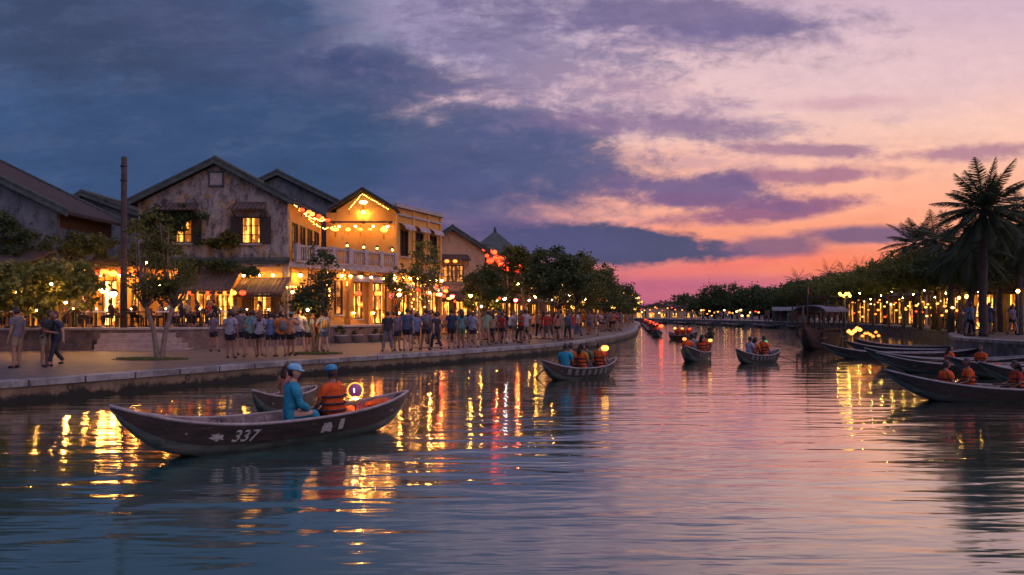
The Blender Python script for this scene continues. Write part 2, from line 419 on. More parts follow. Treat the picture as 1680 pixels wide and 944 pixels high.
w = MB(); w.add([(-60, -30, 0), (90, -30, 0), (90, 185, 0), (-60, 185, 0)], [(0, 1, 2, 3)])
tag(w.build('water', m), kind='structure')

# paving and ground, left bank
def pavmat(name, c, sc):
    m, t, b = newmat(name); co = obco(t)
    br = t.nodes.new('ShaderNodeTexBrick'); t.links.new(co, br.inputs[0]); br.inputs['Scale'].default_value = sc
    br.inputs['Color1'].default_value = (*c, 1); br.inputs['Color2'].default_value = (*[x*.8 for x in c], 1)
    br.inputs['Mortar'].default_value = (*[x*.5 for x in c], 1); br.inputs['Mortar Size'].default_value = .022
    n = nz(t, co, .8, 5, .65); mm = mixc(t, sstep(t, n+nz(t, co, 5, 4, .7)*.3, .5, .75)*.8, E(t, br.outputs[0]), tuple(x*.55 for x in c))
    put(t, b.inputs['Base Color'], mm); b.inputs['Roughness'].default_value = .55
    return m
M['pave'] = pavmat('quay_paving', (.13, .118, .108), .8)
m, t, b = newmat('kerb_stone'); co = obco(t); sp = t.nodes.new('ShaderNodeSeparateXYZ'); t.links.new(co, sp.inputs[0])
jn = sstep(t, mth(t, 'ABSOLUTE', mth(t, 'FRACT', (E(t, sp.outputs[0])*.5+E(t, sp.outputs[1])*.86)*.78)-.5), .478, .49)
n1 = nz(t, co, 1.1, 5, .7); n2 = nz(t, co, 8, 4, .65)
c = mixc(t, sstep(t, n1+n2*.3, .5, .8), (.30, .31, .31), (.12, .12, .12)); c = mixc(t, jn, c, (.03, .03, .03))
put(t, b.inputs['Base Color'], c); b.inputs['Roughness'].default_value = .7
bp = t.nodes.new('ShaderNodeBump'); bp.inputs['Strength'].default_value = .7; bp.inputs['Distance'].default_value = .02
put(t, bp.inputs['Height'], n2-jn); t.links.new(bp.outputs[0], b.inputs['Normal']); M['coping'] = m
m, t, b = newmat('stained_quay_wall'); co = obco(t)
sp = t.nodes.new('ShaderNodeSeparateXYZ'); t.links.new(co, sp.inputs[0]); z = E(t, sp.outputs[2])
n1 = nz(t, co, 1.4, 6, .7); n2 = nz(t, co, 9, 4, .6)
c = mixc(t, sstep(t, n1, .35, .7), (.12, .09, .06), (.24, .18, .11))
c = mixc(t, sstep(t, z+(n1-.5)*.5+(n2-.5)*.2, .24, .10), c, (.012, .015, .012))        # algae band left by the tide
put(t, b.inputs['Base Color'], c); b.inputs['Roughness'].default_value = .9
bp = t.nodes.new('ShaderNodeBump'); bp.inputs['Strength'].default_value = .7; bp.inputs['Distance'].default_value = .03
put(t, bp.inputs['Height'], n1+n2*.5); t.links.new(bp.outputs[0], b.inputs['Normal']); M['quay'] = m
g = MB(); a = offs(LS, .30); far = [Vector((-90, p.y)) for p in LS]
ribbon(g, far, a, QL-.004, QL-.004)
tag(g.build('pavement', M['pave']), kind='structure')
qw = empty('quay_wall', (0, 0, 0), label='long tan concrete quay wall edging the left promenade with a dark tide line', cat='wall')
g = MB(); strip(g, offs(LS, 0), offs(LS, .6), -1.0, QL-.13); g.build('wall_face', M['quay'], qw)
g = MB(); strip(g, offs(LS, -.05), offs(LS, .42), QL-.13, QL+.02); g.build('coping', M['coping'], qw)
# right bank
M['rubble'] = pm('rough_stone_masonry', (.15, .14, .14), .95, .55, 2.6, bump=1.0, c2=(.05, .05, .055))
g = MB(); far = [Vector((140, p.y)) for p in RS]; ribbon(g, offs(RS, -.3), far, QR-.004, QR-.004)
tag(g.build('right_bank_pavement', M['pave']), kind='structure')
qw = empty('quay_wall', (0, 0, 0), label='rough stone quay wall under the palms on the right bank', cat='wall')
g = MB(); strip(g, offs(RS, -.8), offs(RS, 0), -1.0, QR-.12); g.build('wall_face', M['rubble'], qw)
g = MB(); strip(g, offs(RS, -.5), offs(RS, .06), QR-.12, QR+.02); g.build('coping', M['coping'], qw)
# far ground to the horizon
M['earth'] = pm('dark_earth', (.06, .06, .05), .95, .4, .2)
g = MB(); g.add([(-1500, 176, .45), (1500, 176, .45), (1500, 2600, .45), (-1500, 2600, .45)], [(0, 1, 2, 3)])
g.add([(-1500, -40, .42), (-89, -40, .42), (-89, 176, .42), (-1500, 176, .42)], [(0, 1, 2, 3)])
g.add([(139, -40, .42), (1500, -40, .42), (1500, 176, .42), (139, 176, .42)], [(0, 1, 2, 3)])
g.add([(-60, 176, -1), (90, 176, -1), (90, 176, .45), (-60, 176, .45)], [(0, 1, 2, 3)])
tag(g.build('ground', M['earth']), kind='structure')

# ------------------------------------------------------------------ terrace in front of the old houses
TZ = 1.40
tp = [(-46, 26.5), (-24, 30.5), (-14.7, 32.6), (-6.9, 41.3), (-7.6, 45.9), (-12, 41), (-12, 60), (-46, 60)]
t_ = empty('stone_terrace', (0, 0, 0), label='raised stone terrace with a low retaining wall and steps along the old houses', cat='terrace')
g = MB(); g.prism_z(tp, .1, TZ-.06); g.build('retaining_wall', M['brick'], t_)
g = MB()
o = [Vector(p) for p in tp[:4]]; a = offs(o, -.06); b_ = offs(o, .5); strip(g, a, b_, TZ-.06, TZ+.03); g.build('coping', M['stone'], t_)
g = MB(); g.prism_z([(-46, 27), (-24, 31), (-14.9, 33), (-7.4, 41.4), (-7.8, 45.7), (-12, 41), (-12, 60), (-46, 60)], TZ-.059, TZ+.01); g.build('paved_top', M['steps'], t_)
def along(o, e, s, off): d = (Vector(e)-Vector(o)).normalized(); n = Vector((d.y, -d.x)); return Vector(o)+d*s+n*off
A0, A1 = (-24, 30.5), (-14.7, 32.6)
g = MB(); sl = 6.3; an = math.atan2(2.1, 9.3)
for k in range(4):
    o0 = along(A0, A1, sl, 0)
    g.box(o0.x, o0.x+3.0+.25*k, o0.y-.36*(k+1), o0.y-.07, QL-.02, QL+.90-.225*(k+1)+.03, an, (o0.x, o0.y))
g.build('steps', M['steps'], t_)
g = MB(); o0 = along(A0, A1, -20, .0)
g.box(o0.x, o0.x+26, o0.y-.42, o0.y-.07, QL-.02, QL+.42, an, (o0.x, o0.y)); g.build('lower_ledge', M['brick'], t_)

# ------------------------------------------------------------------ building kit (local frame: x along the front, y back, z up; origin at the front left foot)
def wall(mb, W_, z0, z1, ops, th=.28, x0=0, y0=0):     # a wall with openings [(xa,xb,za,zb)], in the xz plane
    xs = sorted({x0, x0+W_} | {o[0] for o in ops} | {o[1] for o in ops}); zs = sorted({z0, z1} | {o[2] for o in ops} | {o[3] for o in ops})
    for i in range(len(xs)-1):
        run = None
        for j in range(len(zs)-1):
            cx, cz = (xs[i]+xs[i+1])/2, (zs[j]+zs[j+1])/2
            hole = any(o[0] < cx < o[1] and o[2] < cz < o[3] for o in ops)
            if not hole:
                if run is None: run = zs[j]
            if hole and run is not None: mb.box(xs[i], xs[i+1], y0, y0+th, run, zs[j]); run = None
        if run is not None: mb.box(xs[i], xs[i+1], y0, y0+th, run, z1)
def window(par, xa, xb, za, zb, pane='pane', y=0.0, shutters=None, awn=False, bars=2, frame=M['wood'], sill=True, hood=None, rows=3, name='window'):
    g = MB(); w = .07
    g.box(xa+.002, xa+w, y-.03, y+.10, za, zb); g.box(xb-w, xb-.002, y-.03, y+.10, za, zb); g.box(xa+w, xb-w, y-.03, y+.10, zb-w, zb-.002); g.box(xa+w, xb-w, y-.03, y+.10, za+.002, za+w)
    for k in range(1, bars): x = xa+(xb-xa)*k/bars; g.box(x-.025, x+.025, y, y+.09, za+w, zb-w)
    for k in range(1, rows): z = za+(zb-za)*k/rows; g.box(xa+w, xb-w, y+.02, y+.08, z-.018, z+.018)
    f = g.build(name, frame, par)
    p = MB(); p.box(xa+.03, xb-.03, y+.12, y+.14, za+.03, zb-.03); p.build('pane', M[pane], f)
    if sill: s_ = MB(); s_.box(xa-.1, xb+.1, y-.14, y-.032, za-.09, za); s_.build('sill', M['stone'], f)
    if shutters:
        for sx in (0, 1):
            s_ = MB(); ww = (xb-xa)/2
            x0, x1 = (xa-ww-.02, xa-.02) if sx == 0 else (xb+.02, xb+ww+.02)
            s_.box(x0, x1, y-.09, y-.045, za, zb)
            for k in range(9): z = za+.08+(zb-za-.16)*k/8; s_.box(x0+.06, x1-.06, y-.105, y-.091, z-.03, z+.02)
            s_.build('shutter', shutters, f)
    if awn:                                            # small curved cloth hood over the window
        s_ = MB(); xw = .16; pts = [(y-.02, zb+.42), (y-.28, zb+.36), (y-.46, zb+.22), (y-.54, zb+.02)]
        for (ya, zA), (yb, zB) in zip(pts, pts[1:]):
            s_.hexa([(xa-xw, ya, zA-.03), (xb+xw, ya, zA-.03), (xb+xw, yb, zB-.03), (xa-xw, yb, zB-.03), (xa-xw, ya, zA), (xb+xw, ya, zA), (xb+xw, yb, zB), (xa-xw, yb, zB)])
        s_.build('awning', M['awning'], f)
    if hood: hood(par, xa, xb, zb, y)
    return f
def tile_hood(par, xa, xb, z, y, out=.75, rise=.45, ex=.5, gap=.35, name='window_hood'):
    g = MB(); g.hexa([(xa-ex, y-out, z+gap-.06), (xb+ex, y-out, z+gap-.06), (xb+ex*.6, y-.02, z+gap+rise-.06), (xa-ex*.6, y-.02, z+gap+rise-.06),
                      (xa-ex, y-out, z+gap), (xb+ex, y-out, z+gap), (xb+ex*.6, y-.02, z+gap+rise), (xa-ex*.6, y-.02, z+gap+rise)])
    f = g.build(name, M['tile'], par)
    g = MB()
    for x in (xa-ex*.6, xb+ex*.6): g.tube([(x, y-.04, z+gap-.35), (x, y-out+.1, z+gap-.07)], .035, 5)
    g.split('bracket', M['wood'], f)
def gable_roof(par, x0, x1, zE, xr, zR, y0, y1, ov=.35, th=.16, mat='tiley', fasc=True):
    """ridge along y at x=xr; eaves at x0/x1 (with overhang built in)"""
    r = empty_part('roof', par)
    def slab(g, xa, za, xb, zb, t0, ya, yb): g.hexa([(xa, ya, za), (xb, ya, zb), (xb, yb, zb), (xa, yb, za), (xa, ya, za+t0), (xb, ya, zb+t0), (xb, yb, zb+t0), (xa, yb, za+t0)])
    g = MB(); slab(g, x0, zE, xr, zR, th, y0-ov, y1+ov); slab(g, xr, zR, x1, zE, th, y0-ov, y1+ov); rf = g.build('roof', M[mat], par)
    bpy.data.objects.remove(r)
    g = MB()
    g.tube([(xr, y0-ov, zR+th+.05), (xr, y1+ov, zR+th+.05)], .13, 6); g.build('ridge', M['teal'], rf)
    if fasc:
        g = MB()
        for (xa, za, xb, zb) in ((x0, zE, xr, zR), (xr, zR, x1, zE)):
            for yy in (y0-ov-.03, y1+ov-.15): slab(g, xa, za+th, xb, zb+th, .13, yy, yy+.2)
            slab(g, xa, za-.10, xb, zb-.10, th+.06, y0-ov-.06, y0-ov-.005)
        g.split('verge', M['teal'], rf)
    return rf
def empty_part(n, par):
    o = bpy.data.objects.new(n, None); COL.objects.link(o); o.parent = par; return o

# ---- the old gabled house (front faces the river, 8 m wide)
AY = 39.5; AX = -20.15; AW = 8.05
hA = empty('old_house', (AX, AY, 0), label='large weathered grey and ochre gable house with a tiled porch and shuttered upstairs windows', cat='house')
eA, rA, xr = 8.05, 10.15, 4.22
def lx(px, Y=AY): return (px-840)/FPX*Y-AX
def lz(py, Y=AY): return zat(py, Y)
up = [(lx(287), lx(316), lz(399), lz(357)), (lx(396), lx(428), lz(400), lz(356))]
lo = [(lx(236), lx(262), TZ, lz(472)), (lx(283), lx(312), lz(530), lz(474)), (lx(320), lx(346), lz(530), lz(474)), (lx(356), lx(388), TZ, lz(472)), (lx(414), lx(446), lz(517), lz(478))]
g = MB(); wall(g, AW, .5, eA, up+lo)
at_ = (lx(345), lx(365), lz(304), lz(284))
g.prism_y([(0, eA), (AW, eA), (AW-.02, eA+.02), (xr, rA-.02), (.02, eA+.02)], 0, .28)
g.box(AW-.28, AW, .28, 6.9, .5, 4.55)
sops = [(.45, 1.55, 5.0, 7.1), (1.9, 3.0, 5.0, 7.1), (3.4, 4.5, 5.0, 7.1), (4.9, 6.0, 5.0, 7.1)]
g.box(0, .28, .28, 6.9, .5, eA); g.box(.28, AW-.28, 6.62, 6.9, .5, eA)
g.prism_y([(0, eA), (AW, eA), (xr, rA-.02)], 6.62, 6.9)
wA = g.build('wall', M['grey'], hA)
g = MB(); wall(g, AW-.56, TZ, lz(438), lo, .055, .28, -.06); g.build('ground_floor_wall', M['yellow'], hA)
# right side wall upstairs with tall dark openings onto the balcony
g = MB(); wall(g, 6.62, 4.55, eA, sops, .28)
sw = g.build('balcony_wall', M['yellow'], hA); sw.location = (AW, .28, 0); sw.rotation_euler = (0, 0, PI/2)
for o in sops:
    window(sw, *o, pane='pane_d', frame=M['wood'], rows=4, sill=False, y=0)
gable_roof(hA, -.45, AW+.45, eA-.12, xr, rA+.05, 0, 6.9)
f = window(hA, *up[0], pane='pane', rows=3, shutters=M['wood'], hood=tile_hood)
f = window(hA, *up[1], pane='pane', rows=3, shutters=M['wood'], hood=tile_hood)
g = MB(); x0, x1, z0, z1 = at_
g.box(x0-.1, x1+.1, -.06, -.002, z1, z1+.09); g.box(x0-.1, x1+.1, -.1, -.002, z0-.08, z0); g.box(x0-.1, x0, -.06, -.002, z0, z1); g.box(x1, x1+.1, -.06, -.002, z0, z1)
f = g.build('attic_vent', M['teal'], hA)
g = MB(); g.box(x0, x1, -.03, -.004, z0, z1)
for k in range(5): g.box(x0+.02, x1-.02, -.045, -.031, z0+.05+k*.12, z0+.1+k*.12)
g.build('slats', M['balus'], f)
for i, o in enumerate(lo):
    door = o[2] == TZ
    window(hA, *o, pane='pane' if i != 0 else 'pane_d', rows=4 if door else 3, bars=2, sill=not door, frame=M['wood2'], name='door' if door else 'window', shutters=M['wood2'] if i == 4 else None)
g = MB(); g.box(-.1, AW+.12, -.16, -.003, lz(428), lz(423)); g.box(-.1, AW+.08, -.1, -.004, lz(433), lz(428)-.003); g.build('cornice', M['teal'], hA)
for k, (xa, xb) in enumerate([(-.0, .26), (AW-.26, AW)]):
    g = MB(); g.box(xa, xb, -.07, -.004, TZ, eA-.05); g.build('corner_pilaster', M['grey'], hA)
def porch(par, xa, xb, zt, zb, out, name='porch_roof', posts=(), mat='tile', zf=TZ):
    g = MB(); g.hexa([(xa, -out, zb-.09), (xb, -out, zb-.09), (xb, -.03, zt-.09), (xa, -.03, zt-.09), (xa, -out, zb), (xb, -out, zb), (xb, -.03, zt), (xa, -.03, zt)])
    f = g.build(name, M[mat], par)
    g = MB(); g.box(xa+.05, xb-.05, -out+.03, -out+.11, zb-.24, zb-.10)
    for x in [xa+.1+(xb-xa-.2)*k/8 for k in range(9)]: g.tube([(x, -.06, zt-.15), (x, -out+.05, zb-.14)], .035, 4)
    g.build('rafters', M['wood'], f)
    for x in posts:
        g = MB(); g.box(x-.06, x+.06, -out+.02, -out+.14, zf, zb-.24); g.build('post', M['wood2'], f)
    return f
porch(hA, lx(300)+.1, lx(400), lz(437), lz(475, 37.6), 1.9, posts=(lx(300)+.3, lx(335), lx(372)))
porch(hA, lx(397)+.02, lx(478), lz(455), lz(480, 38)+.0, 1.5, posts=(lx(402),))

# ---- second roof rising behind the old house
hA2 = empty('rear_house', (-20.2, 48.6, 0), label='dark roofed house rising directly behind the weathered gable house', cat='house')
g = MB(); g.box(0, 9.0, 0, 7.4, .5, 9.15); g.prism_y([(0, 9.15), (9.0, 9.15), (4.7, 11.2)], 0, 7.4); g.build('wall', M['dim'], hA2)
gable_roof(hA2, -.3, 9.4, 9.0, 4.7, 11.3, 0, 7.4)

# ---- yellow house with balcony
BY = 46.4
hB = empty('balcony_house', (0, 0, 0), label='ochre yellow house with a lantern lit gable, balustraded balcony and columned shopfront', cat='house')
def px2(px, Y): return (px-840)/FPX*Y
bx0, bx1 = px2(543, BY), px2(648, BY); bxr = px2(597, BY); bez, brz = zat(349, BY), zat(316, BY)
g = MB(); g.box(bx0-.3, bx1, BY, BY+.3, 4.6, bez); g.prism_y([(bx0+.35, bez), (bx1, bez), (bx1, bez+.12), (bxr, brz), (bx0+.35, bez+.15)], BY, BY+.3)
wf = g.build('wall', M['yellow'], hB)
g = MB()
def slab(g, xa, za, xb, zb, t0, ya, yb): g.hexa([(xa, ya, za), (xb, ya, zb), (xb, yb, zb), (xa, yb, za), (xa, ya, za+t0), (xb, ya, zb+t0), (xb, yb, zb+t0), (xa, yb, za+t0)])
slab(g, bx0-.1, bez, bxr, brz+.06, .14, BY-.45, BY+6); slab(g, bxr, brz+.06, bx1+.25, bez, .14, BY-.45, BY+6)
rf = g.build('roof', M['tiley'], hB)
g = MB(); slab(g, bx0-.1, bez+.14, bxr, brz+.2, .09, BY-.48, BY-.3); slab(g, bxr, brz+.2, bx1+.25, bez+.14, .09, BY-.48, BY-.3); g.split('verge', M['teal'], rf)
g = MB(); g.box(px2(547, BY)-.2, bx1-.05, BY-.75, BY-.65, zat(368, BY)-.0, zat(368, BY)+.10)
for x in (bx0+.2, bxr, bx1-.25): g.box(x-.04, x+.04, BY-.649, BY-.003, zat(368, BY)+.0, zat(368, BY)+.08)
g.build('lantern_beam', M['wood'], hB)
# balcony slab + diagonal lower front
D0, D1 = Vector((-12.05, 39.95)), Vector((-7.55, 46.0)); dl = (D1-D0).length; da = math.atan2(D1.y-D0.y, D1.x-D0.x)
zB = 4.86
g = MB(); g.prism_z([(D0.x, D0.y-.5), (D1.x+.35, D1.y-.35), (D1.x+.1, BY-.004), (D0.x+.2, BY-.004)], zB-.28, zB)
g.build('balcony_slab', M['balus'], hB)
def frame_at(o, an, name, par):                        # a rotated wall part: its own origin, local x along the wall
    return o
lf = empty_part('lower_front', hB); bpy.data.objects.remove(lf)
Wl = dl
def ldx(px):                                           # distance along the diagonal wall where the ray of column px meets it
    k = (px-840)/FPX; d = (D1-D0).normalized()
    return (k*D0.y-D0.x)/(d.x-k*d.y)
ops = [(ldx(540), ldx(562), 2.0, 4.0), (ldx(575), ldx(594), 1.75, 3.95), (ldx(606), ldx(634), 1.42, 3.95)]
g = MB(); wall(g, Wl, .5, zB-.281, ops)
lw = g.build('shopfront_wall', M['yellow'], hB); lw.location = (D0.x, D0.y, 0); lw.rotation_euler = (0, 0, da)
window(lw, *ops[0], pane='pane_d', rows=4, frame=M['wood'])
window(lw, *ops[1], pane='pane', rows=3, awn=True, frame=M['wood2'])
window(lw, *ops[2], pane='pane', rows=3, awn=True, frame=M['wood2'], name='door', bars=3)
def column(par, x, z0, z1, r=.17, y=-.30):
    g = MB(); g.box(x-r*1.4, x+r*1.4, y-r*1.4, y+r*1.4, z0, z0+.3); g.box(x-r*1.5, x+r*1.5, y-r*1.5, y+r*1.5, z1-.18, z1)
    g.lathe([(r, z0+.3), (r*1.02, z0+.5), (r*.88, z1-.35), (r*1.15, z1-.25), (r*1.2, z1-.18)], 12, (x, y, 0)); g.build('column', M['yellow'], par)
for p_ in (536, 569, 601, 642): column(lw, ldx(p_)+.05, .5 if p_ > 600 else TZ, zB-.285)
# balustrade: rail, piers and turned balusters
bl = MB(); bl.box(0, Wl, -.46, -.26, zB+.83, zB+.95); bl.box(0, Wl, -.44, -.28, zB+.001, zB+.1)
bo = bl.build('balustrade', M['balus'], hB); bo.location = (D0.x, D0.y, 0); bo.rotation_euler = (0, 0, da)
pg = MB()
for k in range(7): x = .12+(Wl-.2)*k/6; pg.box(x-.13, x+.13, -.50, -.23, zB+.002, zB+1.02)
pg.split('pier', M['balus'], bo)
bg = MB(); n = 44
for k in range(n):
    x = .25+(Wl-.5)*k/(n-1); bg.lathe([(.03, 0), (.055, .18), (.062, .28), (.03, .5), (.05, .62), (.05, .73)], 6, (x, -.36, zB+.1))
bg.split('baluster', M['balus'], bo)
# right wing: flat parapet, three shuttered windows up, arcade below
WY0 = Vector((bx1, BY)); W1 = Vector((px2(723, 51.6), 51.6)); wl = (W1-WY0).length; wa = math.atan2(W1.y-WY0.y, W1.x-WY0.x)
def wdx(px, O=WY0, Dn=None):
    d = (W1-WY0).normalized(); k = (px-840)/FPX; return (k*O.y-O.x)/(d.x-k*d.y)
hw = 8.95
uo = [(wdx(a), wdx(b), 5.75, 7.45) for a, b in ((656, 669), (681, 694), (704, 716))]
lo2 = [(wdx(a), wdx(b), 1.2, 3.6) for a, b in ((655, 670), (680, 695), (704, 717))]
g = MB(); wall(g, wl, .5, hw, uo+lo2); g.box(wl-.28, wl, .28, 6, .5, hw); g.box(0, .28, .28, 6, 4.9, hw); g.box(.28, wl-.28, 5.7, 6, .5, hw); g.box(.28, wl-.28, .28, 5.7, hw-.3, hw-.1)
ww = g.build('wing_wall', M['yellow'], hB); ww.location = (WY0.x+.02, WY0.y, 0); ww.rotation_euler = (0, 0, wa)
for o in uo: window(ww, *o, pane='dark', rows=4, awn=True, shutters=None, frame=M['wood'])
for o in lo2: window(ww, *o, pane='pane', rows=3, awn=True, frame=M['wood2'])
g = MB(); g.box(-.12, wl+.12, -.2, -.003, hw-.12, hw+.1); g.box(-.05, wl+.05, -.1, -.004, hw-.62, hw-.5); g.box(-.05, wl+.05, -.14, -.005, 4.75, 4.9); g.build('cornice', M['balus'], ww)
for x in (.0, wl*.34, wl*.67, wl-.24):
    g = MB(); g.box(x, x+.24, -.09, -.006, .5, 4.74); g.box(x, x+.24, -.09, -.006, 4.91, hw-.63); g.box(x+.04, x+.2, -.09, -.006, hw-.49, hw-.13); g.split('pilaster', M['yellow'], ww)

# ---- generic riverside shophouse
def shophouse(px_a, Ya, W_, depth, ez, rz_, an, mat, label, ground='pane', ups=2, win='pane_d', hood=True, pw=.9, roofmat='tiley', group=None, ridge='y', x=None):
    o = empty('shophouse', (at(px_a, Ya).x if x is None else x, Ya, 0), an, label=label, cat='house', group=group)
    nu = ups; uo = []; k0 = (W_-nu*pw)/(nu+1)
    for k in range(nu): a = k0+k*(pw+k0); uo.append((a, a+pw, ez-1.0-1.3, ez-1.0))
    ng = max(2, int(W_/1.9)); gw = (W_-.5)/ng; go = [(.25+k*gw+.2, .25+(k+1)*gw-.2, .55, 3.0) for k in range(ng)]
    g = MB(); wall(g, W_, .45, ez, uo+go); g.box(0, .28, .28, depth, .45, ez); g.box(W_-.28, W_, .28, depth, .45, ez); g.box(.28, W_-.28, depth-.28, depth, .45, ez)
    if ridge == 'y':
        g.prism_y([(0, ez), (W_, ez), (W_/2, rz_)], 0, .28); g.prism_y([(0, ez), (W_, ez), (W_/2, rz_)], depth-.28, depth)
    g.build('wall', mat, o)
    for q in uo: window(o, *q, pane=win, rows=3, shutters=M['wood'] if pw < 1.2 else None, hood=tile_hood if hood else None)
    for q in go: window(o, *q, pane=ground, rows=3, bars=3, sill=False, frame=M['wood2'], name='door')
    if ridge == 'y': gable_roof(o, -.4, W_+.4, ez-.12, W_/2, rz_+.05, 0, depth)
    else:
        g = MB(); dm = depth/2
        g.hexa([(-.3, -.5, ez), (W_+.3, -.5, ez), (W_+.3, dm, rz_), (-.3, dm, rz_), (-.3, -.5, ez+.14), (W_+.3, -.5, ez+.14), (W_+.3, dm, rz_+.14), (-.3, dm, rz_+.14)])
        g.hexa([(-.3, dm, rz_), (W_+.3, dm, rz_), (W_+.3, depth+.5, ez), (-.3, depth+.5, ez), (-.3, dm, rz_+.14), (W_+.3, dm, rz_+.14), (W_+.3, depth+.5, ez+.14), (-.3, depth+.5, ez+.14)])
        rf = g.build('roof', M['tile'], o)
        g = MB(); g.tube([(-.3, dm, rz_+.2), (W_+.3, dm, rz_+.2)], .12, 6); g.build('ridge', M['teal'], rf)
        g = MB()
        for xx in (0, W_-.28): g.prism_y([(xx, ez), (xx+.28, ez), (xx+.28, ez+.01), (xx, ez+.01)], 0, depth)
        for xx in (0.0, W_-.28): g.hexa([(xx, .02, ez), (xx+.28, .02, ez), (xx+.28, dm, rz_-.06), (xx, dm, rz_-.06), (xx, .02, ez+.01), (xx+.28, .02, ez+.01), (xx+.28, dm, rz_-.05), (xx, dm, rz_-.05)]); g.hexa([(xx, depth-.02, ez), (xx+.28, depth-.02, ez), (xx+.28, dm, rz_-.06), (xx, dm, rz_-.06), (xx, depth-.02, ez+.01), (xx+.28, depth-.02, ez+.01), (xx+.28, dm+.01, rz_-.05), (xx, dm+.01, rz_-.05)])
        g.build('gable_infill', mat, o)
    porch(o, .1, W_-.1, 3.75, 3.2, 1.4, posts=(.3, W_/2, W_-.3), zf=.5)
    return o
hC = shophouse(0, 54.5, 4.9, 9, 6.7, 8.35, .12, M['peach'], 'faded peach gable house with one wide lantern lit upstairs window, right of the yellow house', ups=1, pw=1.7, x=-6.9, win='pane_d')
# hip roof pavilion behind
hD = empty('pyramid_roof_house', (-4.6, 66, 0), label='house with a steep dark pyramid roof behind the peach house', cat='house')
g = MB(); g.box(.3, 5.7, .3, 5.7, .45, 7.2); g.build('wall', M['dim'], hD)
g = MB(); g.add([(0, 0, 7.1), (6, 0, 7.1), (6, 6, 7.1), (0, 6, 7.1), (3, 3, 9.9)], [(3, 2, 1, 0), (0, 1, 4), (1, 2, 4), (2, 3, 4), (3, 0, 4)])
rf = g.build('roof', M['teal'], hD); g = MB(); g.lathe([(.16, 0), (.1, .15), (.14, .25), (.02, .5)], 8, (3, 3, 9.8)); g.build('finial', M['teal'], rf)
shophouse(0, 60.5, 6.2, 8, 6.3, 8.2, .95, M['yellow'], 'ochre shophouse beyond the peach house, hung with a cluster of red lanterns', x=-2.3, ridge='x')
for i, (x, y, w_, e, r, mt) in enumerate([(1.2, 66.6, 6.5, 5.9, 7.7, 'yellow'), (4.3, 73, 7, 5.6, 7.4, 'peach'), (6.8, 80.5, 8, 5.8, 7.6, 'yellow'), (9.4, 89.5, 9, 5.6, 7.6, 'peach'), (12.2, 100, 10, 5.6, 7.4, 'yellow'), (15.6, 113, 12, 5.4, 7.4, 'peach'), (19, 128, 14, 5.4, 7.4, 'yellow')]):
    shophouse(0, y, w_, 7, e, r, 1.17, M[mt], 'low tiled shophouse behind the far promenade trees, %s past the red lantern cluster' % ord_(i), x=x-1.0, ridge='x', group='shophouses behind the promenade trees', ups=3)

# ---- left: dark house L1, its neighbour, and the lit shop block
h1 = empty('tiled_house', (-36.5, 35, 0), label='dark house at far left with a long brown tiled roof sloping right', cat='house')
w1 = 14.7; e1 = 7.0; r1 = 10.7
go = [(px2(a, 35)+36.5, px2(b, 35)+36.5, 1.41, 3.7) for a, b in ((-60, -30), (8, 36), (44, 74))]
g = MB(); wall(g, w1, .45, e1, go); g.prism_y([(0, e1), (w1, e1), (w1/2, r1)], 0, .28)
g.box(w1-.28, w1, .28, 5, .45, 6.2); g.box(w1-.28, w1, .28, 5, 6.95, e1+.05); g.box(0, .28, .28, 5, .45, e1); g.box(.28, w1-.28, 4.72, 5, .45, e1); g.prism_y([(0, e1), (w1, e1), (w1/2, r1)], 4.72, 5)
g.build('wall', M['dim'], h1)
g = MB(); g.box(w1-.2, w1-.1, .3, 5, 6.2, 6.95)
g.build('shutter_band', M['wood2'], h1)
for q in go: window(h1, *q, pane='pane_d', rows=3, bars=3, sill=False, frame=M['wood2'], name='door')
g = MB(); wall(g, w1-.1, TZ, 4.1, go, .055, 0, -.06); g.build('ground_floor_wall', M['yellow'], h1)
gable_roof(h1, -.6, w1+.75, e1-.25, w1/2, r1+.05, 0, 5)
g = MB(); g.hexa([(w1-14, -2.4, 4.2), (w1, -2.4, 4.2), (w1, -.03, 5.0), (w1-14, -.03, 5.0), (w1-14, -2.4, 4.3), (w1, -2.4, 4.3), (w1, -.03, 5.1), (w1-14, -.03, 5.1)]); g.build('porch_roof', M['tile'], h1)
for k in range(6):
    g = MB(); x = w1-.2-k*2.3; g.box(x-.08, x+.08, -2.3, -2.14, TZ, 4.2); g.build('post', M['yellow'], h1)
h2 = empty('tiled_house', (-29.5, 46, 0), label='small dark roofed house peeking between the long tiled roof and the pole', cat='house')
g = MB(); g.box(0, 7, 0, 5, .45, 7.9); g.prism_y([(0, 7.9), (7, 7.9), (2.6, 9.4)], 0, 5); g.build('wall', M['dim'], h2); gable_roof(h2, -.3, 7.3, 7.8, 2.6, 9.5, 0, 5)
h3 = empty('lantern_shop', (-23.4, 37.0, 0), label='low ochre shop with a brightly lit doorway and columns beneath overhanging vines', cat='shop')
def sx(px): return px2(px, 37)+23.4
go = [(sx(98), sx(124), 1.9, 3.5), (sx(128), sx(148), 1.41, 3.6), (sx(168), sx(197), 1.41, 3.75), (sx(216), sx(228), 1.6, 3.6)]
g = MB(); wall(g, 4.6, .45, 4.3, go); g.box(0, .28, .28, 3, .45, 4.3); g.box(4.32, 4.6, .28, 2.4, .45, 4.3); g.box(-.1, 4.7, -.15, 3, 4.3, 4.42); g.build('wall', M['yellow'], h3)
for i, q in enumerate(go): window(h3, *q, pane=['pane_d', 'pane', 'pane_b', 'pane'][i], rows=3 if i != 2 else 1, bars=2, sill=i == 0, frame=M['wood2'], name='window' if i == 0 else 'door')
for x in (sx(93), sx(152), sx(163), sx(201)): column(h3, x, TZ, 4.28, .13, -.35)
g = MB()
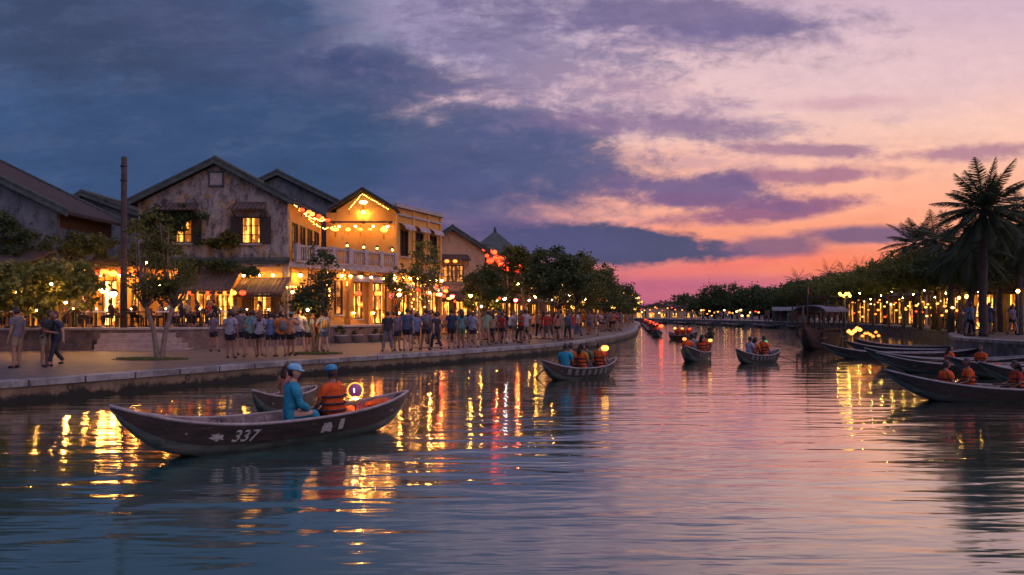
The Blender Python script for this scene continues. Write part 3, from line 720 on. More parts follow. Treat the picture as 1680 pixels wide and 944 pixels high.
for k in range(8): g.box(-.3+k*.72, -.2+k*.72, -2.4, .2, 4.43, 4.53)
for yy in (-2.3, -1.2): g.box(-.6, 5.2, yy, yy+.1, 4.535, 4.62)
tr = g.build('trellis', M['wood'], h3)
g = MB()
for x in (-.2, 2.4, 4.9): g.box(x-.06, x+.06, -2.3, -2.18, TZ, 4.43)
g.split('post', M['wood2'], tr)

# ---- tall bare pole
pl = empty('utility_pole', at(203, 33.4, TZ), label='tall bare dark wooden pole rising from the terrace above the roofs', cat='pole')
g = MB(); g.tube([(0, 0, 0), (0, 0, 3), (.02, 0, zat(258, 33.4)-TZ)], [.15, .14, .12], 10); g.build('shaft', M['pole'], pl)
g = MB()
for z in (3.2, 6.7, 7.35): g.lathe([(.145, z), (.155, z+.03), (.145, z+.06)], 10)
g.split('band', M['iron'], pl)

# ------------------------------------------------------------------ people
import array
def seg_d(p, a, b):
    ab = b-a; t = max(0, min(1, (p-a).dot(ab)/max(ab.length_squared, 1e-9))); return (p-a-ab*t).length, t
def head_mesh(c, yaw=0, pitch=0, s=1.0):
    """a head with brow, nose, lips, chin and ears; faces +y; c = centre"""
    n, m = 20, 16; vs = []; fs = []
    for j in range(m+1):
        ph = PI*j/m
        for i in range(n):
            th = 2*PI*i/n; x = math.sin(ph)*math.cos(th); y = math.sin(ph)*math.sin(th); z = math.cos(ph)
            X, Y, Z = x*.076, y*.095, z*.118
            if z < 0: X *= 1-.32*z*z; Y *= 1-.10*z*z; Y += .012*z*z*(1 if y > 0 else -.3)
            f = max(0, y)
            if f > 0:
                ax = abs(x)
                if abs(z+.08) < .30 and ax < .22: Y += .024*(1-ax/.22)*(1-abs(z+.12)/.36 if abs(z+.12) < .36 else 0)*f    # nose
                if .0 < z < .28 and .2 < ax < .6: Y -= .008                                                    # eye sockets
                if .26 < z < .45: Y += .005                                                                    # brow
                if -.52 < z < -.38 and ax < .34: Y += .006                                                     # lips
                if z < -.8 and ax < .4: Y += .010                                                              # chin
            if abs(x) > .93 and abs(z) < .3 and abs(y) < .3: X += .016*(1 if x > 0 else -1); Y -= .006           # ears
            vs.append(Vector((X, Y, Z))*s)
    for j in range(m):
        for i in range(n): fs.append((j*n+i, j*n+(i+1) % n, (j+1)*n+(i+1) % n, (j+1)*n+i))
    Rm = Matrix.Rotation(yaw, 3, 'Z') @ Matrix.Rotation(pitch, 3, 'X')
    return [Rm @ v+c for v in vs], fs, [v.copy() for v in vs], Rm
def body_proto(pose, fem=False, fingers=True, head_yaw=0, head_pitch=-.08):
    """one skinned figure facing +y.  returns dict of meshes: body, shirt, trousers, hair, shoes"""
    sit = pose.get('sit', False); dz_ = -.82 if sit else 0; lean = pose.get('lean', 0); tw = pose.get('side', 0)
    def up(x, y, z):                                    # torso points follow the lean
        h = z-.93; return Vector((x+h*math.sin(tw), y+h*math.sin(lean), .93+h*math.cos(lean)*math.cos(tw)+dz_))
    V_, Rr, Ed, kind = [], [], [], []
    def nd(p, r, par=None, k=''):
        V_.append(Vector(p)); Rr.append(r); kind.append(k)
        if par is not None: Ed.append((par, len(V_)-1))
        return len(V_)-1
    w = .88 if fem else 1.0
    pel = nd(up(0, 0, .95), .135 if not fem else .142, None)
    wa_ = nd(up(0, 0, 1.08), .125*w, pel); ch = nd(up(0, .01, 1.24), .15*w, wa_); uc = nd(up(0, 0, 1.37), .125*w, ch)
    nk = nd(up(0, .0, 1.475), .056*w, uc); nt = nd(up(0, .012, 1.55), .05*w, nk)
    bones = {'torso': [(V_[pel], V_[wa_]), (V_[wa_], V_[ch]), (V_[ch], V_[uc]), (V_[uc], V_[uc].lerp(V_[nk], .6))]}
    bones['neck'] = [(V_[uc].lerp(V_[nk], .85), V_[nt])]
    for s in (-1, 1):
        a = pose['armL' if s < 0 else 'armR']           # (elbow xyz, wrist xyz) for a right arm, torso space
        cl = nd(up(s*.10*w, 0, 1.40), .075*w, uc); sh = nd(up(s*.185*w, 0, 1.385), .06*w, cl)
        el = nd(up(s*a[0][0], a[0][1], a[0][2]), .042*w, sh); wr = nd(up(s*a[1][0], a[1][1], a[1][2]), .028*w, el)
        d = (V_[wr]-V_[el]).normalized(); side = d.cross(Vector((0, 0, 1)) if abs(d.z) < .8 else Vector((0, 1, 0))).normalized(); nrm = d.cross(side)
        pm_ = nd(V_[wr]+d*.055, .034, wr)
        bones['uarm%d' % s] = [(V_[sh], V_[el])]; bones['farm%d' % s] = [(V_[el], V_[wr])]
        bones['hand%d' % s] = [(V_[wr]+d*.02, V_[wr]+d*.2)]
        if fingers:
            for k, (o, ln) in enumerate(((-.030, .062), (-.010, .074), (.010, .070), (.030, .056))):
                k1 = nd(V_[pm_]+d*.035+side*o, .0095, pm_); k2 = nd(V_[k1]+d*ln*.5+nrm*.008, .0085, k1); nd(V_[k2]+d*ln*.4+nrm*.022, .007, k2)
            th = nd(V_[wr]+d*.045+side*-.045*s+nrm*.012, .011, pm_); nd(V_[th]+d*.04+side*-.02*s+nrm*.01, .009, th)
        else: nd(V_[wr]+d*.13+nrm*.02, .018, pm_)
        l = pose['legL' if s < 0 else 'legR']           # (knee, ankle)
        hp = nd(Vector((s*.09, V_[pel].y, .90+dz_+(.03 if sit else 0))), .105, pel)
        kn = nd(Vector((s*l[0][0], l[0][1], l[0][2]+(0 if not sit else 0))), .058, hp); an = nd(Vector((s*l[1][0], l[1][1], l[1][2])), .040, kn)
        cf = V_[kn].lerp(V_[an], .3); 
        ft = nd(V_[an]+Vector((s*.015, .08, -.035)), .038, an); nd(V_[an]+Vector((s*.025, .17, -.05)), .028, ft)
        bones['thigh%d' % s] = [(V_[hp], V_[kn])]; bones['shin%d' % s] = [(V_[kn], V_[an])]; bones['foot%d' % s] = [(V_[an]+Vector((0, .02, -.03)), V_[an]+Vector((s*.025, .2, -.05)))]
        bones['torso'].append((V_[pel], V_[hp]))
    me = bpy.data.meshes.new('sk'); me.from_pydata(V_, Ed, []); o = bpy.data.objects.new('sk', me); COL.objects.link(o)
    sm = o.modifiers.new('s', 'SKIN'); sm.use_smooth_shade = True
    sv = me.skin_vertices[0].data if me.skin_vertices else None
    if sv is None:
        raise RuntimeError('no skin layer')
    for i, r in enumerate(Rr): sv[i].radius = (r, r); sv[i].use_root = (i == 0)
    su = o.modifiers.new('u', 'SUBSURF'); su.levels = 1; su.render_levels = 1
    dg = bpy.context.evaluated_depsgraph_get(); dg.update()
    ev = bpy.data.meshes.new_from_object(o.evaluated_get(dg)); bpy.data.objects.remove(o)
    vs = [v.co.copy() for v in ev.vertices]; fs = [tuple(p.vertices) for p in ev.polygons]; bpy.data.meshes.remove(ev)
    # which bone each vertex follows
    cls = []
    for v in vs:
        best = (9, '', 0)
        for k, sg in bones.items():
            for (a, b_) in sg:
                d, t = seg_d(v, a, b_)
                if k == 'torso': d *= .62
                if d < best[0]: best = (d, k, t)
        cls.append(best)
    cy = lambda z: 0
    for i, v in enumerate(vs):
        if cls[i][1] == 'torso':                        # a chest is wider than deep
            h = (v.z-dz_-.93)/max(math.cos(lean), .3); y0 = h*math.sin(lean); v.y = y0+(v.y-y0)*.76
            if not sit or h > .0: v.x = (v.x)*1.06
    def norms():
        nn = [Vector() for _ in vs]
        for f in fs:
            a, b_, c = vs[f[0]], vs[f[1]], vs[f[2]]; q = (b_-a).cross(c-a)
            for i in f: nn[i] += q
        return [q.normalized() if q.length else Vector((0, 0, 1)) for q in nn]
    nn = norms()
    def pick(test, off, name, loose=0, seed=0):
        keep = [test(i) for i in range(len(vs))]; idx = {}; g = MB()
        for f in fs:
            if all(keep[i] for i in f):
                for i in f: idx.setdefault(i, len(idx))
                g.f.append(tuple(idx[i] for i in f)); g.sm.append(True)
        g.v = [None]*len(idx)
        for i, j in idx.items():
            p = vs[i]; q = off+loose*(noise.noise(p*9+Vector((seed, 0, 0)))+.3); g.v[j] = tuple(p+nn[i]*q)
        return g.mesh(name)
    def T_(i): return (vs[i].z-dz_)
    sleeve = pose.get('sleeve', .62); short = pose.get('short', .72)
    skirt = pose.get('skirt', False)
    M_ = {}
    M_['shirt'] = pick(lambda i: (cls[i][1] == 'torso' and T_(i) > (.84 if not sit else .86)) or (cls[i][1].startswith('uarm') and cls[i][2] < sleeve) or (sleeve > 1 and cls[i][1].startswith('farm') and cls[i][2] < .85), .020, 'shirt', .026, 1)
    M_['trousers'] = pick(lambda i: (cls[i][1] == 'torso' and T_(i) < 1.0) or (cls[i][1].startswith('thigh') and cls[i][2] < (short if short < 1 else 2)) or (short > 1 and cls[i][1].startswith('shin') and cls[i][2] < .86), .014, 'trousers', .022, 2)
    M_['shoeL'] = pick(lambda i: cls[i][1] == 'foot-1', .010, 'shoe'); M_['shoeR'] = pick(lambda i: cls[i][1] == 'foot1', .010, 'shoe')
    hc = V_[nt]+Vector((0, .015, .085)); hv, hf, raw, Rm = head_mesh(hc, head_yaw, head_pitch+lean*-.3, .97)
    g = MB(); g.add(vs, fs, True); g.add(hv, hf, True); M_['body'] = g.mesh('person')
    hg = MB(); idx = {}
    def hk(r): 
        r = r/.97; return (r.z > .045 and not (r.y > .072 and r.z < .072)) or (r.y < .012 and r.z > (-.075 if not fem else -.13)) 
    for f in hf:
        if all(hk(raw[i]) for i in f):
            for i in f: idx.setdefault(i, len(idx))
            hg.f.append(tuple(idx[i] for i in f)); hg.sm.append(True)
    hg.v = [None]*len(idx)
    for i, j in idx.items():
        r = raw[i]; q = 1.13+.05*noise.noise(r*60)
        p = Vector((r.x*q, r.y*q-(.004), r.z*q)); hg.v[j] = tuple(Rm @ p+hc)
    if fem:                                             # long hair falling behind
        pts = [(-.0, -.085, .03), (0, -.11, -.08), (0, -.12, -.2), (0, -.10, -.30)]
        for xo in (-.045, 0, .045): hg.tube([Rm @ Vector((xo, y, z))+hc for _, y, z in pts], [.045, .05, .045, .02], 6)
    M_['hair'] = hg.mesh('hair')
    eg = MB()
    for s in (-1, 1):
        c = Rm @ Vector((s*.031, .083, .014))+hc; eg.lathe([(.002, -.008), (.009, -.004), (.009, .004), (.002, .008)], 6, c)
    M_['eyes'] = eg.mesh('eyes')
    # caps, hats, packs are placed on the same head / back
    def put_mesh(g): 
        g.v = [tuple(Rm @ Vector(p)+hc) for p in g.v]; return g
    cg = MB(); cg.lathe([(.098, .035), (.102, .06), (.092, .1), (.062, .128), (.02, .142), (.004, .144)], 14, (0, -.006, 0), sy=1.14)
    br = []; 
    cg.add([(x*.085, .088+.07*math.sqrt(max(0, 1-x*x)), .040-.012*(1-x*x)) for x in (-1, -.6, -.2, .2, .6, 1)]+[(x*.088, .07+.035*(1-x*x), .05) for x in (-1, -.6, -.2, .2, .6, 1)],
           [(i, i+1, i+7, i+6) for i in range(5)], True)
    M_['cap'] = put_mesh(cg).mesh('cap')
    hh = MB(); hh.lathe([(.17, .045), (.165, .05), (.095, .062), (.09, .11), (.07, .135), (.01, .14)], 14, (0, 0, 0), sy=1.1); M_['hat'] = put_mesh(hh).mesh('hat')
    nl = MB(); nl.lathe([(.21, .05), (.205, .055), (.10, .12), (.01, .19)], 14, (0, 0, 0)); M_['conical_hat'] = put_mesh(nl).mesh('conical_hat')
    pk = MB(); b0 = up(0, -.20, 1.2)
    pk.lathe([(.05, -.2), (.13, -.19), (.15, -.05), (.14, .1), (.09, .18), (.03, .2)], 10, b0, sy=.55); M_['backpack'] = pk.mesh('backpack')
    # life vest: padded panels following the torso
    vm_ = pick(lambda i: cls[i][1] == 'torso' and T_(i) > .93 and T_(i) < 1.44 and abs(vs[i].x) < .2, .055, 'life_vest', .03, 4)
    M_['life_vest'] = vm_
    sg = MB()
    for zz in (1.02, 1.13, 1.25):
        c = up(0, 0, zz); r = .222*w
        sg.tube([(c.x+r*1.05*math.cos(a_), c.y+r*.80*math.sin(a_), c.z) for a_ in [2*PI*k/14 for k in range(15)]], .020, 5, False)
    M_['straps'] = sg.mesh('straps')
    M_['_hands'] = [Vector(V_[i]) for i, k in enumerate(kind)][:0]
    return M_
st = dict(legL=((.10, .02, .49), (.11, -.01, .075)), legR=((.10, .03, .49), (.11, .02, .075)))
side_arm = ((.235, -.03, 1.11), (.25, .05, .86)); cross_arm = ((.225, .08, 1.12), (-.02, .23, 1.14)); kimbo = ((.37, -.07, 1.13), (.19, .02, 1.0)); photo = ((.23, .20, 1.25), (.06, .33, 1.46)); held = ((.22, .02, 1.10), (.12, .24, 1.05))
wide = dict(legL=((.15, .02, .49), (.20, 0, .075)), legR=((.15, .03, .49), (.20, .02, .075)))
walk = dict(legL=((.10, .17, .50), (.10, .24, .09)), legR=((.10, -.02, .49), (.10, -.30, .13)))
sitl = dict(legL=((.13, .38, .15), (.12, .36, -.20)), legR=((.15, .38, .15), (.15, .40, -.20)))
dinel = dict(legL=((.13, .42, .09), (.12, .38, -.36)), legR=((.15, .42, .09), (.15, .44, -.36)))
PP = {}
def pp(k, pose, **kw): PP[k] = body_proto(pose, **kw)
pp('stand', dict(**st, armL=side_arm, armR=side_arm))
pp('cross', dict(**wide, armL=cross_arm, armR=((.225, .08, 1.14), (-.04, .25, 1.17))), fingers=False)
pp('kimbo', dict(**wide, armL=kimbo, armR=side_arm), fingers=False)
pp('photo', dict(**st, armL=photo, armR=photo), fingers=False)
pp('walk', dict(**walk, armL=((.24, -.10, 1.12), (.25, -.10, .88)), armR=((.24, .10, 1.13), (.22, .25, .95)), short=1.2), fingers=False)
pp('walkf', dict(**walk, armL=side_arm, armR=held, short=.5), fem=True, fingers=False)
pp('standf', dict(**st, armL=side_arm, armR=held, short=.6), fem=True, fingers=False)
pp('lean', dict(**wide, armL=held, armR=held, lean=.35, side=.2), fingers=False)
pp('long', dict(**wide, armL=held, armR=side_arm, short=1.2), fingers=False)
pp('sit', dict(sit=True, **sitl, armL=((.23, .10, 1.12), (.14, .32, 1.02)), armR=((.23, .08, 1.12), (.12, .30, 1.04)), lean=.06, short=1.2), head_pitch=-.15)
pp('sitf', dict(sit=True, **sitl, armL=((.23, .06, 1.12), (.12, .26, .99)), armR=((.23, .10, 1.13), (.10, .30, 1.10)), short=1.2, lean=.1), fem=True, head_yaw=-.4)
pp('dine', dict(sit=True, **dinel, armL=((.23, .10, 1.12), (.14, .32, 1.02)), armR=((.23, .08, 1.12), (.12, .30, 1.04)), lean=.12, short=1.2), head_pitch=-.15, fingers=False)
pp('dinef', dict(sit=True, **dinel, armL=((.23, .06, 1.12), (.12, .26, .99)), armR=((.23, .10, 1.13), (.10, .30, 1.10)), short=1.2, lean=.1), fem=True, head_yaw=-.4, fingers=False)
pp('sitw', dict(sit=True, **sitl, armL=((.23, .06, 1.12), (.12, .26, .99)), armR=((.23, .10, 1.13), (.10, .30, 1.00)), short=1.2, lean=.1, sleeve=1.5), head_yaw=-.5)
pp('row', dict(sit=True, **sitl, armL=((.24, .20, 1.20), (.16, .44, 1.12)), armR=((.24, .16, 1.2), (.16, .42, 1.1)), lean=.2, short=1.2), fingers=False)
SK = [pm('skin_a', (.32, .18, .12), .6, .08, 4), pm('skin_b', (.22, .12, .075), .6, .08, 4), pm('skin_c', (.42, .26, .19), .6, .08, 4)]
HR = [pm('black_hair', (.012, .010, .010), .55, .3, 20), pm('brown_hair', (.05, .025, .015), .55, .3, 20), pm('red_hair', (.16, .05, .02), .55, .3, 20)]
_cm = {}
def cloth(c):
    c = tuple(x*.75 for x in c)
    if c not in _cm: _cm[c] = pm('cloth', c, .9, .28, 9, bump=1.0)
    return _cm[c]
EYE_M = pm('dark_eye', (.01, .01, .01), .3, .1, 5)
CN = {'white': (.46, .45, .47), 'pale': (.34, .35, .43), 'grey': (.16, .16, .19), 'purple': (.20, .16, .24), 'blue': (.14, .22, .42), 'lblue': (.28, .42, .56), 'teal': (.12, .28, .28), 'orange': (.62, .20, .03), 'peach': (.60, .32, .16),
      'black': (.015, .015, .02), 'dark': (.03, .035, .05), 'navy': (.03, .05, .10), 'tan': (.36, .27, .17), 'salmon': (.48, .20, .14), 'red': (.42, .04, .03), 'yellow': (.50, .34, .08), 'green': (.08, .16, .08), 'lgreen': (.25, .34, .2),
      'vest': (.80, .12, .015), 'sky': (.07, .36, .62), 'pcap': (.25, .62, .85), 'turq': (.02, .33, .48), 'jeans': (.08, .12, .2), 'khaki': (.25, .22, .14)}
def lerp_edge(P, Y, d):
    for a, b_ in zip(P, P[1:]):
        if a.y <= Y <= b_.y: f = (Y-a.y)/(b_.y-a.y); return a.x+(b_.x-a.x)*f+d
    return P[-1].x+d
def person(loc, rz, pose, shirt, legs, label=None, group=None, skin=0, hair=0, extra=(), s=1.0, cat='person'):
    P = PP[pose]; b = bpy.data.objects.new('person', P['body']); COL.objects.link(b)
    if not P['body'].materials: P['body'].materials.append(SK[0])
    b.material_slots[0].link = 'OBJECT'; b.material_slots[0].material = SK[skin]
    b.location = loc; b.rotation_euler = (0, 0, rz); b.scale = (s, s, s); tag(b, label, cat, group)
    def add(k, m):
        me = P[k]; 
        if not me.materials: me.materials.append(m)
        o = bpy.data.objects.new('shoe' if k[:4] == 'shoe' else k, me); COL.objects.link(o); o.parent = b; o.material_slots[0].link = 'OBJECT'; o.material_slots[0].material = m
    add('shirt', cloth(CN[shirt])); add('trousers', cloth(CN[legs])); add('hair', HR[hair])
    if pose in ('stand', 'sit', 'sitf', 'sitw'): add('eyes', EYE_M)
    if pose not in ('sit', 'sitf', 'sitw', 'row', 'dine', 'dinef'): add('shoeL', cloth(CN['dark'])); add('shoeR', cloth(CN['dark']))
    for e in extra:
        k, c = e; add(k, cloth(CN[c]))
    return b

# ------------------------------------------------------------------ boats
def hull_fn(L, B, D, rb, rs, dr=.12, flat=.55):
    """half-breadth, keel and rail height along t in [-1,1] (bow at -1)"""
    def wd(t): return B/2*max(0, 1-abs(t)**2.3)**.80*(1+.0*t)
    def rail(t): r = rb if t < 0 else rs; return D+r*abs(t)**2.6
    def keel(t): r = rb if t < 0 else rs; return -dr+(D+r+dr-.05)*abs(t)**(5.0 if t < 0 else 6.0)
    def side(t, v, s, inn=0):                            # v 0 keel .. 1 rail
        w_ = max(wd(t)-inn, .004); k = keel(t)+inn; h = rail(t)
        q = [(0, 0), (flat, .06), (.80, .40), (1.0, 1.0)]
        for (a, b), (c, d) in zip(q, q[1:]):
            vv = v
            if vv <= (q.index((c, d)))/3+1e-9:
                u = (vv-q.index((a, b))/3)*3; return Vector((t*L/2, s*w_*(a+(c-a)*u), k+(h-k)*(b+(d-b)*u)))
        return Vector((t*L/2, s*w_, h))
    return wd, rail, keel, side
def hull_meshes(L, B, D, rb, rs, n=28, thick=.035, dr=.12, ns=2):
    wd, rail, keel, side = hull_fn(L, B, D, rb, rs, dr)
    ts = [-1+2*i/n for i in range(n+1)]; ts = [math.copysign(abs(t)**.85, t) for t in ts]
    vv = [0, .17, 1/3, .5, 2/3, .85, 1]
    def shell(inn, lo, hi, flip):
        g = MB(); prof = [(-1, v) for v in reversed(vv) if lo <= v <= hi]+[(1, v) for v in vv if lo <= v <= hi and not (v == 0)]
        m_ = len(prof); vs = []
        for t in ts:
            for s, v in prof: vs.append(side(t, v, s, inn))
        fs = []
        for i in range(len(ts)-1):
            for j in range(m_-1):
                if lo > 0 and prof[j][0] != prof[j+1][0]: continue
                f = (i*m_+j, (i+1)*m_+j, (i+1)*m_+j+1, i*m_+j+1); fs.append(f if not flip else f[::-1])
        g.add(vs, fs, True); return g
    outer = shell(0, 0, 2/3, False); upper = shell(-.004, 2/3, 1, False)
    inner = shell(thick, 0, 1, True)
    rl = MB()
    for s in (-1, 1):
        pts = [side(t, 1, s, .012)+Vector((0, 0, .006)) for t in ts]; rl.tube(pts, .026, 6)
    th = MB()
    for t in (-.62, -.34, -.06, .22, .50, .74):
        w_ = wd(t)*.86; z = rail(t)-.13; x = t*L/2; th.box(x-.11, x+.11, -w_, w_, z-.03, z)
    fl = MB(); w_pts = [t for t in ts if abs(t) < .8]
    zf = keel(0)+.15
    vs = [];
    for t in w_pts:
        w_ = (wd(t)-thick)*.72; vs += [(t*L/2, -w_, max(zf, keel(t)+.06)), (t*L/2, w_, max(zf, keel(t)+.06))]
    fl.add(vs, [(2*i, 2*i+2, 2*i+3, 2*i+1) for i in range(len(w_pts)-1)])
    rb_ = MB()
    for t in [-.8+.16*k for k in range(11)]:
        for s in (-1, 1):
            pts = [side(t, v, s, thick+.008) for v in (.34, .5, .67, .85, .97)]; rb_.tube(pts, .014, 4)
    return dict(hull=outer.mesh('hull'), topside=upper.mesh('topside'), lining=inner.mesh('lining'), gunwale=rl, thwart=th, floor_boards=fl.mesh('floor_boards'), rib=rb_.mesh('ribs'), fn=(wd, rail, keel, side), L=L)
def hullpaint(name, base, dark, c2, sc=2.2):
    m, t, b = newmat(name); co = obco(t); mp = t.nodes.new('ShaderNodeMapping'); mp.inputs['Scale'].default_value = (1, 1, 4); t.links.new(co, mp.inputs[0])
    n = nz(t, mp.outputs[0], sc, 5, .65, .4); n2 = nz(t, co, 12, 4, .7)
    c = mixc(t, sstep(t, n, .35, .6), base, dark); c = mixc(t, sstep(t, n2, .58, .72)*.6, c, c2)
    sp = t.nodes.new('ShaderNodeSeparateXYZ'); t.links.new(co, sp.inputs[0]); z = E(t, sp.outputs[2])
    pl_ = mth(t, 'FRACT', z*7.5); seam = sstep(t, mth(t, 'ABSOLUTE', pl_-.5), .47, .5)
    c = mixc(t, seam*.8, c, (.01, .01, .01))
    put(t, b.inputs['Base Color'], c); b.inputs['Roughness'].default_value = .42
    bp = t.nodes.new('ShaderNodeBump'); bp.inputs['Strength'].default_value = .4; bp.inputs['Distance'].default_value = .01
    put(t, bp.inputs['Height'], n2-seam); t.links.new(bp.outputs[0], b.inputs['Normal']); return m
M['hull_up'] = hullpaint('dark_red_brown_boat_paint', (.040, .024, .020), (.012, .010, .010), (.13, .095, .08))
M['hull_lo'] = hullpaint('grey_green_boat_bottom', (.15, .19, .165), (.075, .10, .085), (.24, .25, .21))
M['hull_in'] = pm('worn_boat_boards', (.20, .165, .155), .75, .55, 5, bump=.6, c2=(.03, .025, .028))
M['rail'] = pm('worn_boat_rail', (.27, .25, .25), .55, .4, 5)
M['patch'] = pm('pale_hull_paint', (.50, .54, .52), .8, .2, 26, c2=(.14, .13, .12), det=6)
def boat(H, loc, rz, label, group=None, mats=('hull_up', 'hull_lo', 'hull_in', 'rail'), patches=(), scale=1.0, light=True):
    r = empty('rowing_boat', loc, rz, label=label, cat='boat', group=group); r.scale = (scale,)*3
    def part(n, me, m, name=None):
        if not me.materials: me.materials.append(m)
        o = bpy.data.objects.new(name or n, me); COL.objects.link(o); o.parent = r
        o.material_slots[0].link = 'OBJECT'; o.material_slots[0].material = m; return o
    part('hull', H['hull'], M[mats[1]]); ts_ = part('topside', H['topside'], M[mats[0]]); part('lining', H['lining'], M[mats[2]])
    part('floor_boards', H['floor_boards'], M[mats[2]]); part('ribs', H['rib'], M[mats[3]])
    if 'gm' not in H:
        H['gm'] = [o for o in ()]
        c = MB(); H['gmesh'] = []
        for g, nme in ((H['gunwale'], 'gunwale'), (H['thwart'], 'thwart')):
            for k, (v0, f0) in enumerate(g.cuts):
                v1, f1 = g.cuts[k+1] if k+1 < len(g.cuts) else (len(g.v), len(g.f))
                q = MB(); q.v = g.v[v0:v1]; q.f = [tuple(i-v0 for i in f) for f in g.f[f0:f1]]; q.sm = g.sm[f0:f1]; H['gmesh'].append((nme, q.mesh(nme)))
    for nme, me in H['gmesh']: part(nme, me, M[mats[3]] if nme == 'gunwale' else M[mats[2]])
    side = H['fn'][3]; L = H['L']
    for (s, t0, t1, v0, v1, mt) in patches:
        g = MB(); n = 4; vs = [side(t0+(t1-t0)*i/n, v0+(v1-v0)*j/2, s)+Vector((0, s*.008, 0)) for j in range(3) for i in range(n+1)]
        g.add(vs, [(j*(n+1)+i, j*(n+1)+i+1, (j+1)*(n+1)+i+1, (j+1)*(n+1)+i) for j in range(2) for i in range(n)]); g.build('painted_mark', M[mt], ts_)
    return r
def in_boat(r, x, y, z):                                # a point in a boat's frame, in the world
    return Matrix.Translation(r.location) @ Matrix.Rotation(r.rotation_euler.z, 4, 'Z') @ Vector((x*r.scale[0], y*r.scale[0], z*r.scale[0]))
def hull_text(txt, H, s, tc_, size, v0, par, mat, shear=.3, sp=1.0):
    """lettering wrapped onto the planking: x runs along the hull, height across the top strake"""
    cu = bpy.data.curves.new('t', 'FONT'); cu.body = txt; cu.size = 1; cu.shear = shear; cu.offset = .018; cu.resolution_u = 3
    o = bpy.data.objects.new('t', cu); COL.objects.link(o); dg = bpy.context.evaluated_depsgraph_get(); dg.update()
    me = bpy.data.meshes.new_from_object(o.evaluated_get(dg)); bpy.data.objects.remove(o)
    bm = bmesh.new(); bm.from_mesh(me); bmesh.ops.subdivide_edges(bm, edges=[e for e in bm.edges if e.calc_length() > .25], cuts=2); bm.to_mesh(me); bm.free()
    side = H['fn'][3]; L = H['L']; xs = [v.co.x for v in me.vertices]; mid = (min(xs)+max(xs))/2
    for v in me.vertices:
        d = (v.co.x-mid)*size*sp*(1 if s < 0 else -1); t = tc_+d/(L/2); vv = v0+v.co.y*size/.30*.333
        p = side(t, vv, s); v.co = p+Vector((0, s*.009, 0))
    ob = bpy.data.objects.new('hull_number', me); COL.objects.link(ob); ob.parent = par; me.materials.append(mat); return ob

# boat 337: bow at frame left, heading 45 degrees
H1 = hull_meshes(5.05, 1.16, .37, .40, .22, dr=.10)
bw, st_ = Vector((-5.36, 9.93)), Vector((-1.99, 13.45)); ctr = (bw+st_)/2; hd = math.atan2(st_.y-bw.y, st_.x-bw.x)
b1_ = boat(H1, (ctr.x, ctr.y, .03), hd, 'long dark rowing boat numbered 337 in the foreground with a red lined stern')
top = [c for c in b1_.children if c.name.startswith('topside')][0]
hull_text('337', H1, -1, -.33, .25, .72, top, M['patch'], .35, 1.0)
H1s = H1['fn'][3]
def blob(pts, tc_, v0, sx_, sv):
    g = MB(); vs = [H1s(tc_+x*sx_, v0+y*sv, -1)+Vector((0, -.009, 0)) for x, y in pts]; c = H1s(tc_, v0+.5*sv, -1)+Vector((0, -.009, 0))
    g.add([c]+vs, [(0, i+1, (i+1) % len(vs)+1) for i in range(len(vs))]); return g
blob([(-1, .35), (-.5, .2), (.1, 0), (.5, .25), (1, .2), (.8, .5), (1, .8), (.4, .75), (.3, 1), (-.1, .8), (-.8, .75), (-.4, .55)], -.50, .73, .042, .14).build('hull_emblem', M['patch'], top)
blob([(-1, 0), (-.3, .05), (-.2, .15), (.2, .1), (.9, .0), (1, .5), (.7, .9), (.2, 1.0), (-.2, .9), (-.6, 1), (-.9, .6)], .20, .70, .040, .20).build('hull_emblem', M['patch'], top)
blob([(-1, 0), (.8, .05), (1, .5), (.9, 1), (-.7, .97), (-1, .5)], .31, .72, .020, .21).build('hull_emblem', M['patch'], top)
# red stern lining cloth, folded vests, tarp
def lump(name, par_or_none, loc, rx, ry, rz_, mat, seed, label=None, cat=None, n=12, amp=.25):
    g = MB(); m_ = 8; vs = []
    for j in range(m_+1):
        ph = PI*j/m_
        for i in range(n):
            th = 2*PI*i/n; d = Vector((math.sin(ph)*math.cos(th), math.sin(ph)*math.sin(th), math.cos(ph)))
            q = 1+amp*noise.noise(d*2.3+Vector((seed, seed*.7, 0)))+amp*.5*noise.noise(d*6+Vector((0, seed, 0)))
            vs.append((d.x*rx*q, d.y*ry*q, max(d.z*rz_*q, -rz_*.45)+rz_*.45))
    g.add(vs, [(j*n+i, j*n+(i+1) % n, (j+1)*n+(i+1) % n, (j+1)*n+i) for j in range(m_) for i in range(n)], True)
    o = g.build(name, mat, par_or_none); o.location = loc
    if label: tag(o, label, cat)
    return o
vestm = cloth(CN['vest'])
for i, (t_x, y_, z_, lab, rr) in enumerate([(1.22, .12, .16, 'crumpled orange life vest behind the man in the 337 boat', (.34, .24, .17)), (.62, -.12, .12, 'dark red life vest between the two passengers in the 337 boat', (.26, .2, .14)), (1.9, .0, .38, 'bright orange life vest laid on the stern seat of the 337 boat', (.26, .15, .09)), (-.25, .1, .10, 'blue grey folded tarpaulin on the boards of the 337 boat', (.45, .28, .12))]):
    p = in_boat(b1_, t_x, y_, z_); o = lump('life_vest' if i < 3 else 'tarpaulin', None, p, *rr, [vestm, cloth((.35, .04, .03)), vestm, cloth((.10, .16, .22))][i], i*3.1+1, lab, 'life vest' if i < 3 else 'tarpaulin'); o.rotation_euler.z = hd
g = MB()
for t in (.5, .6, .7, .8, .88):
    w_ = H1['fn'][0](t)*.93; z = H1['fn'][1](t); g.v += [(t*2.525, -w_, z-.035), (t*2.525, 0, z-.13+.1*(t-.5)), (t*2.525, w_, z-.035)]
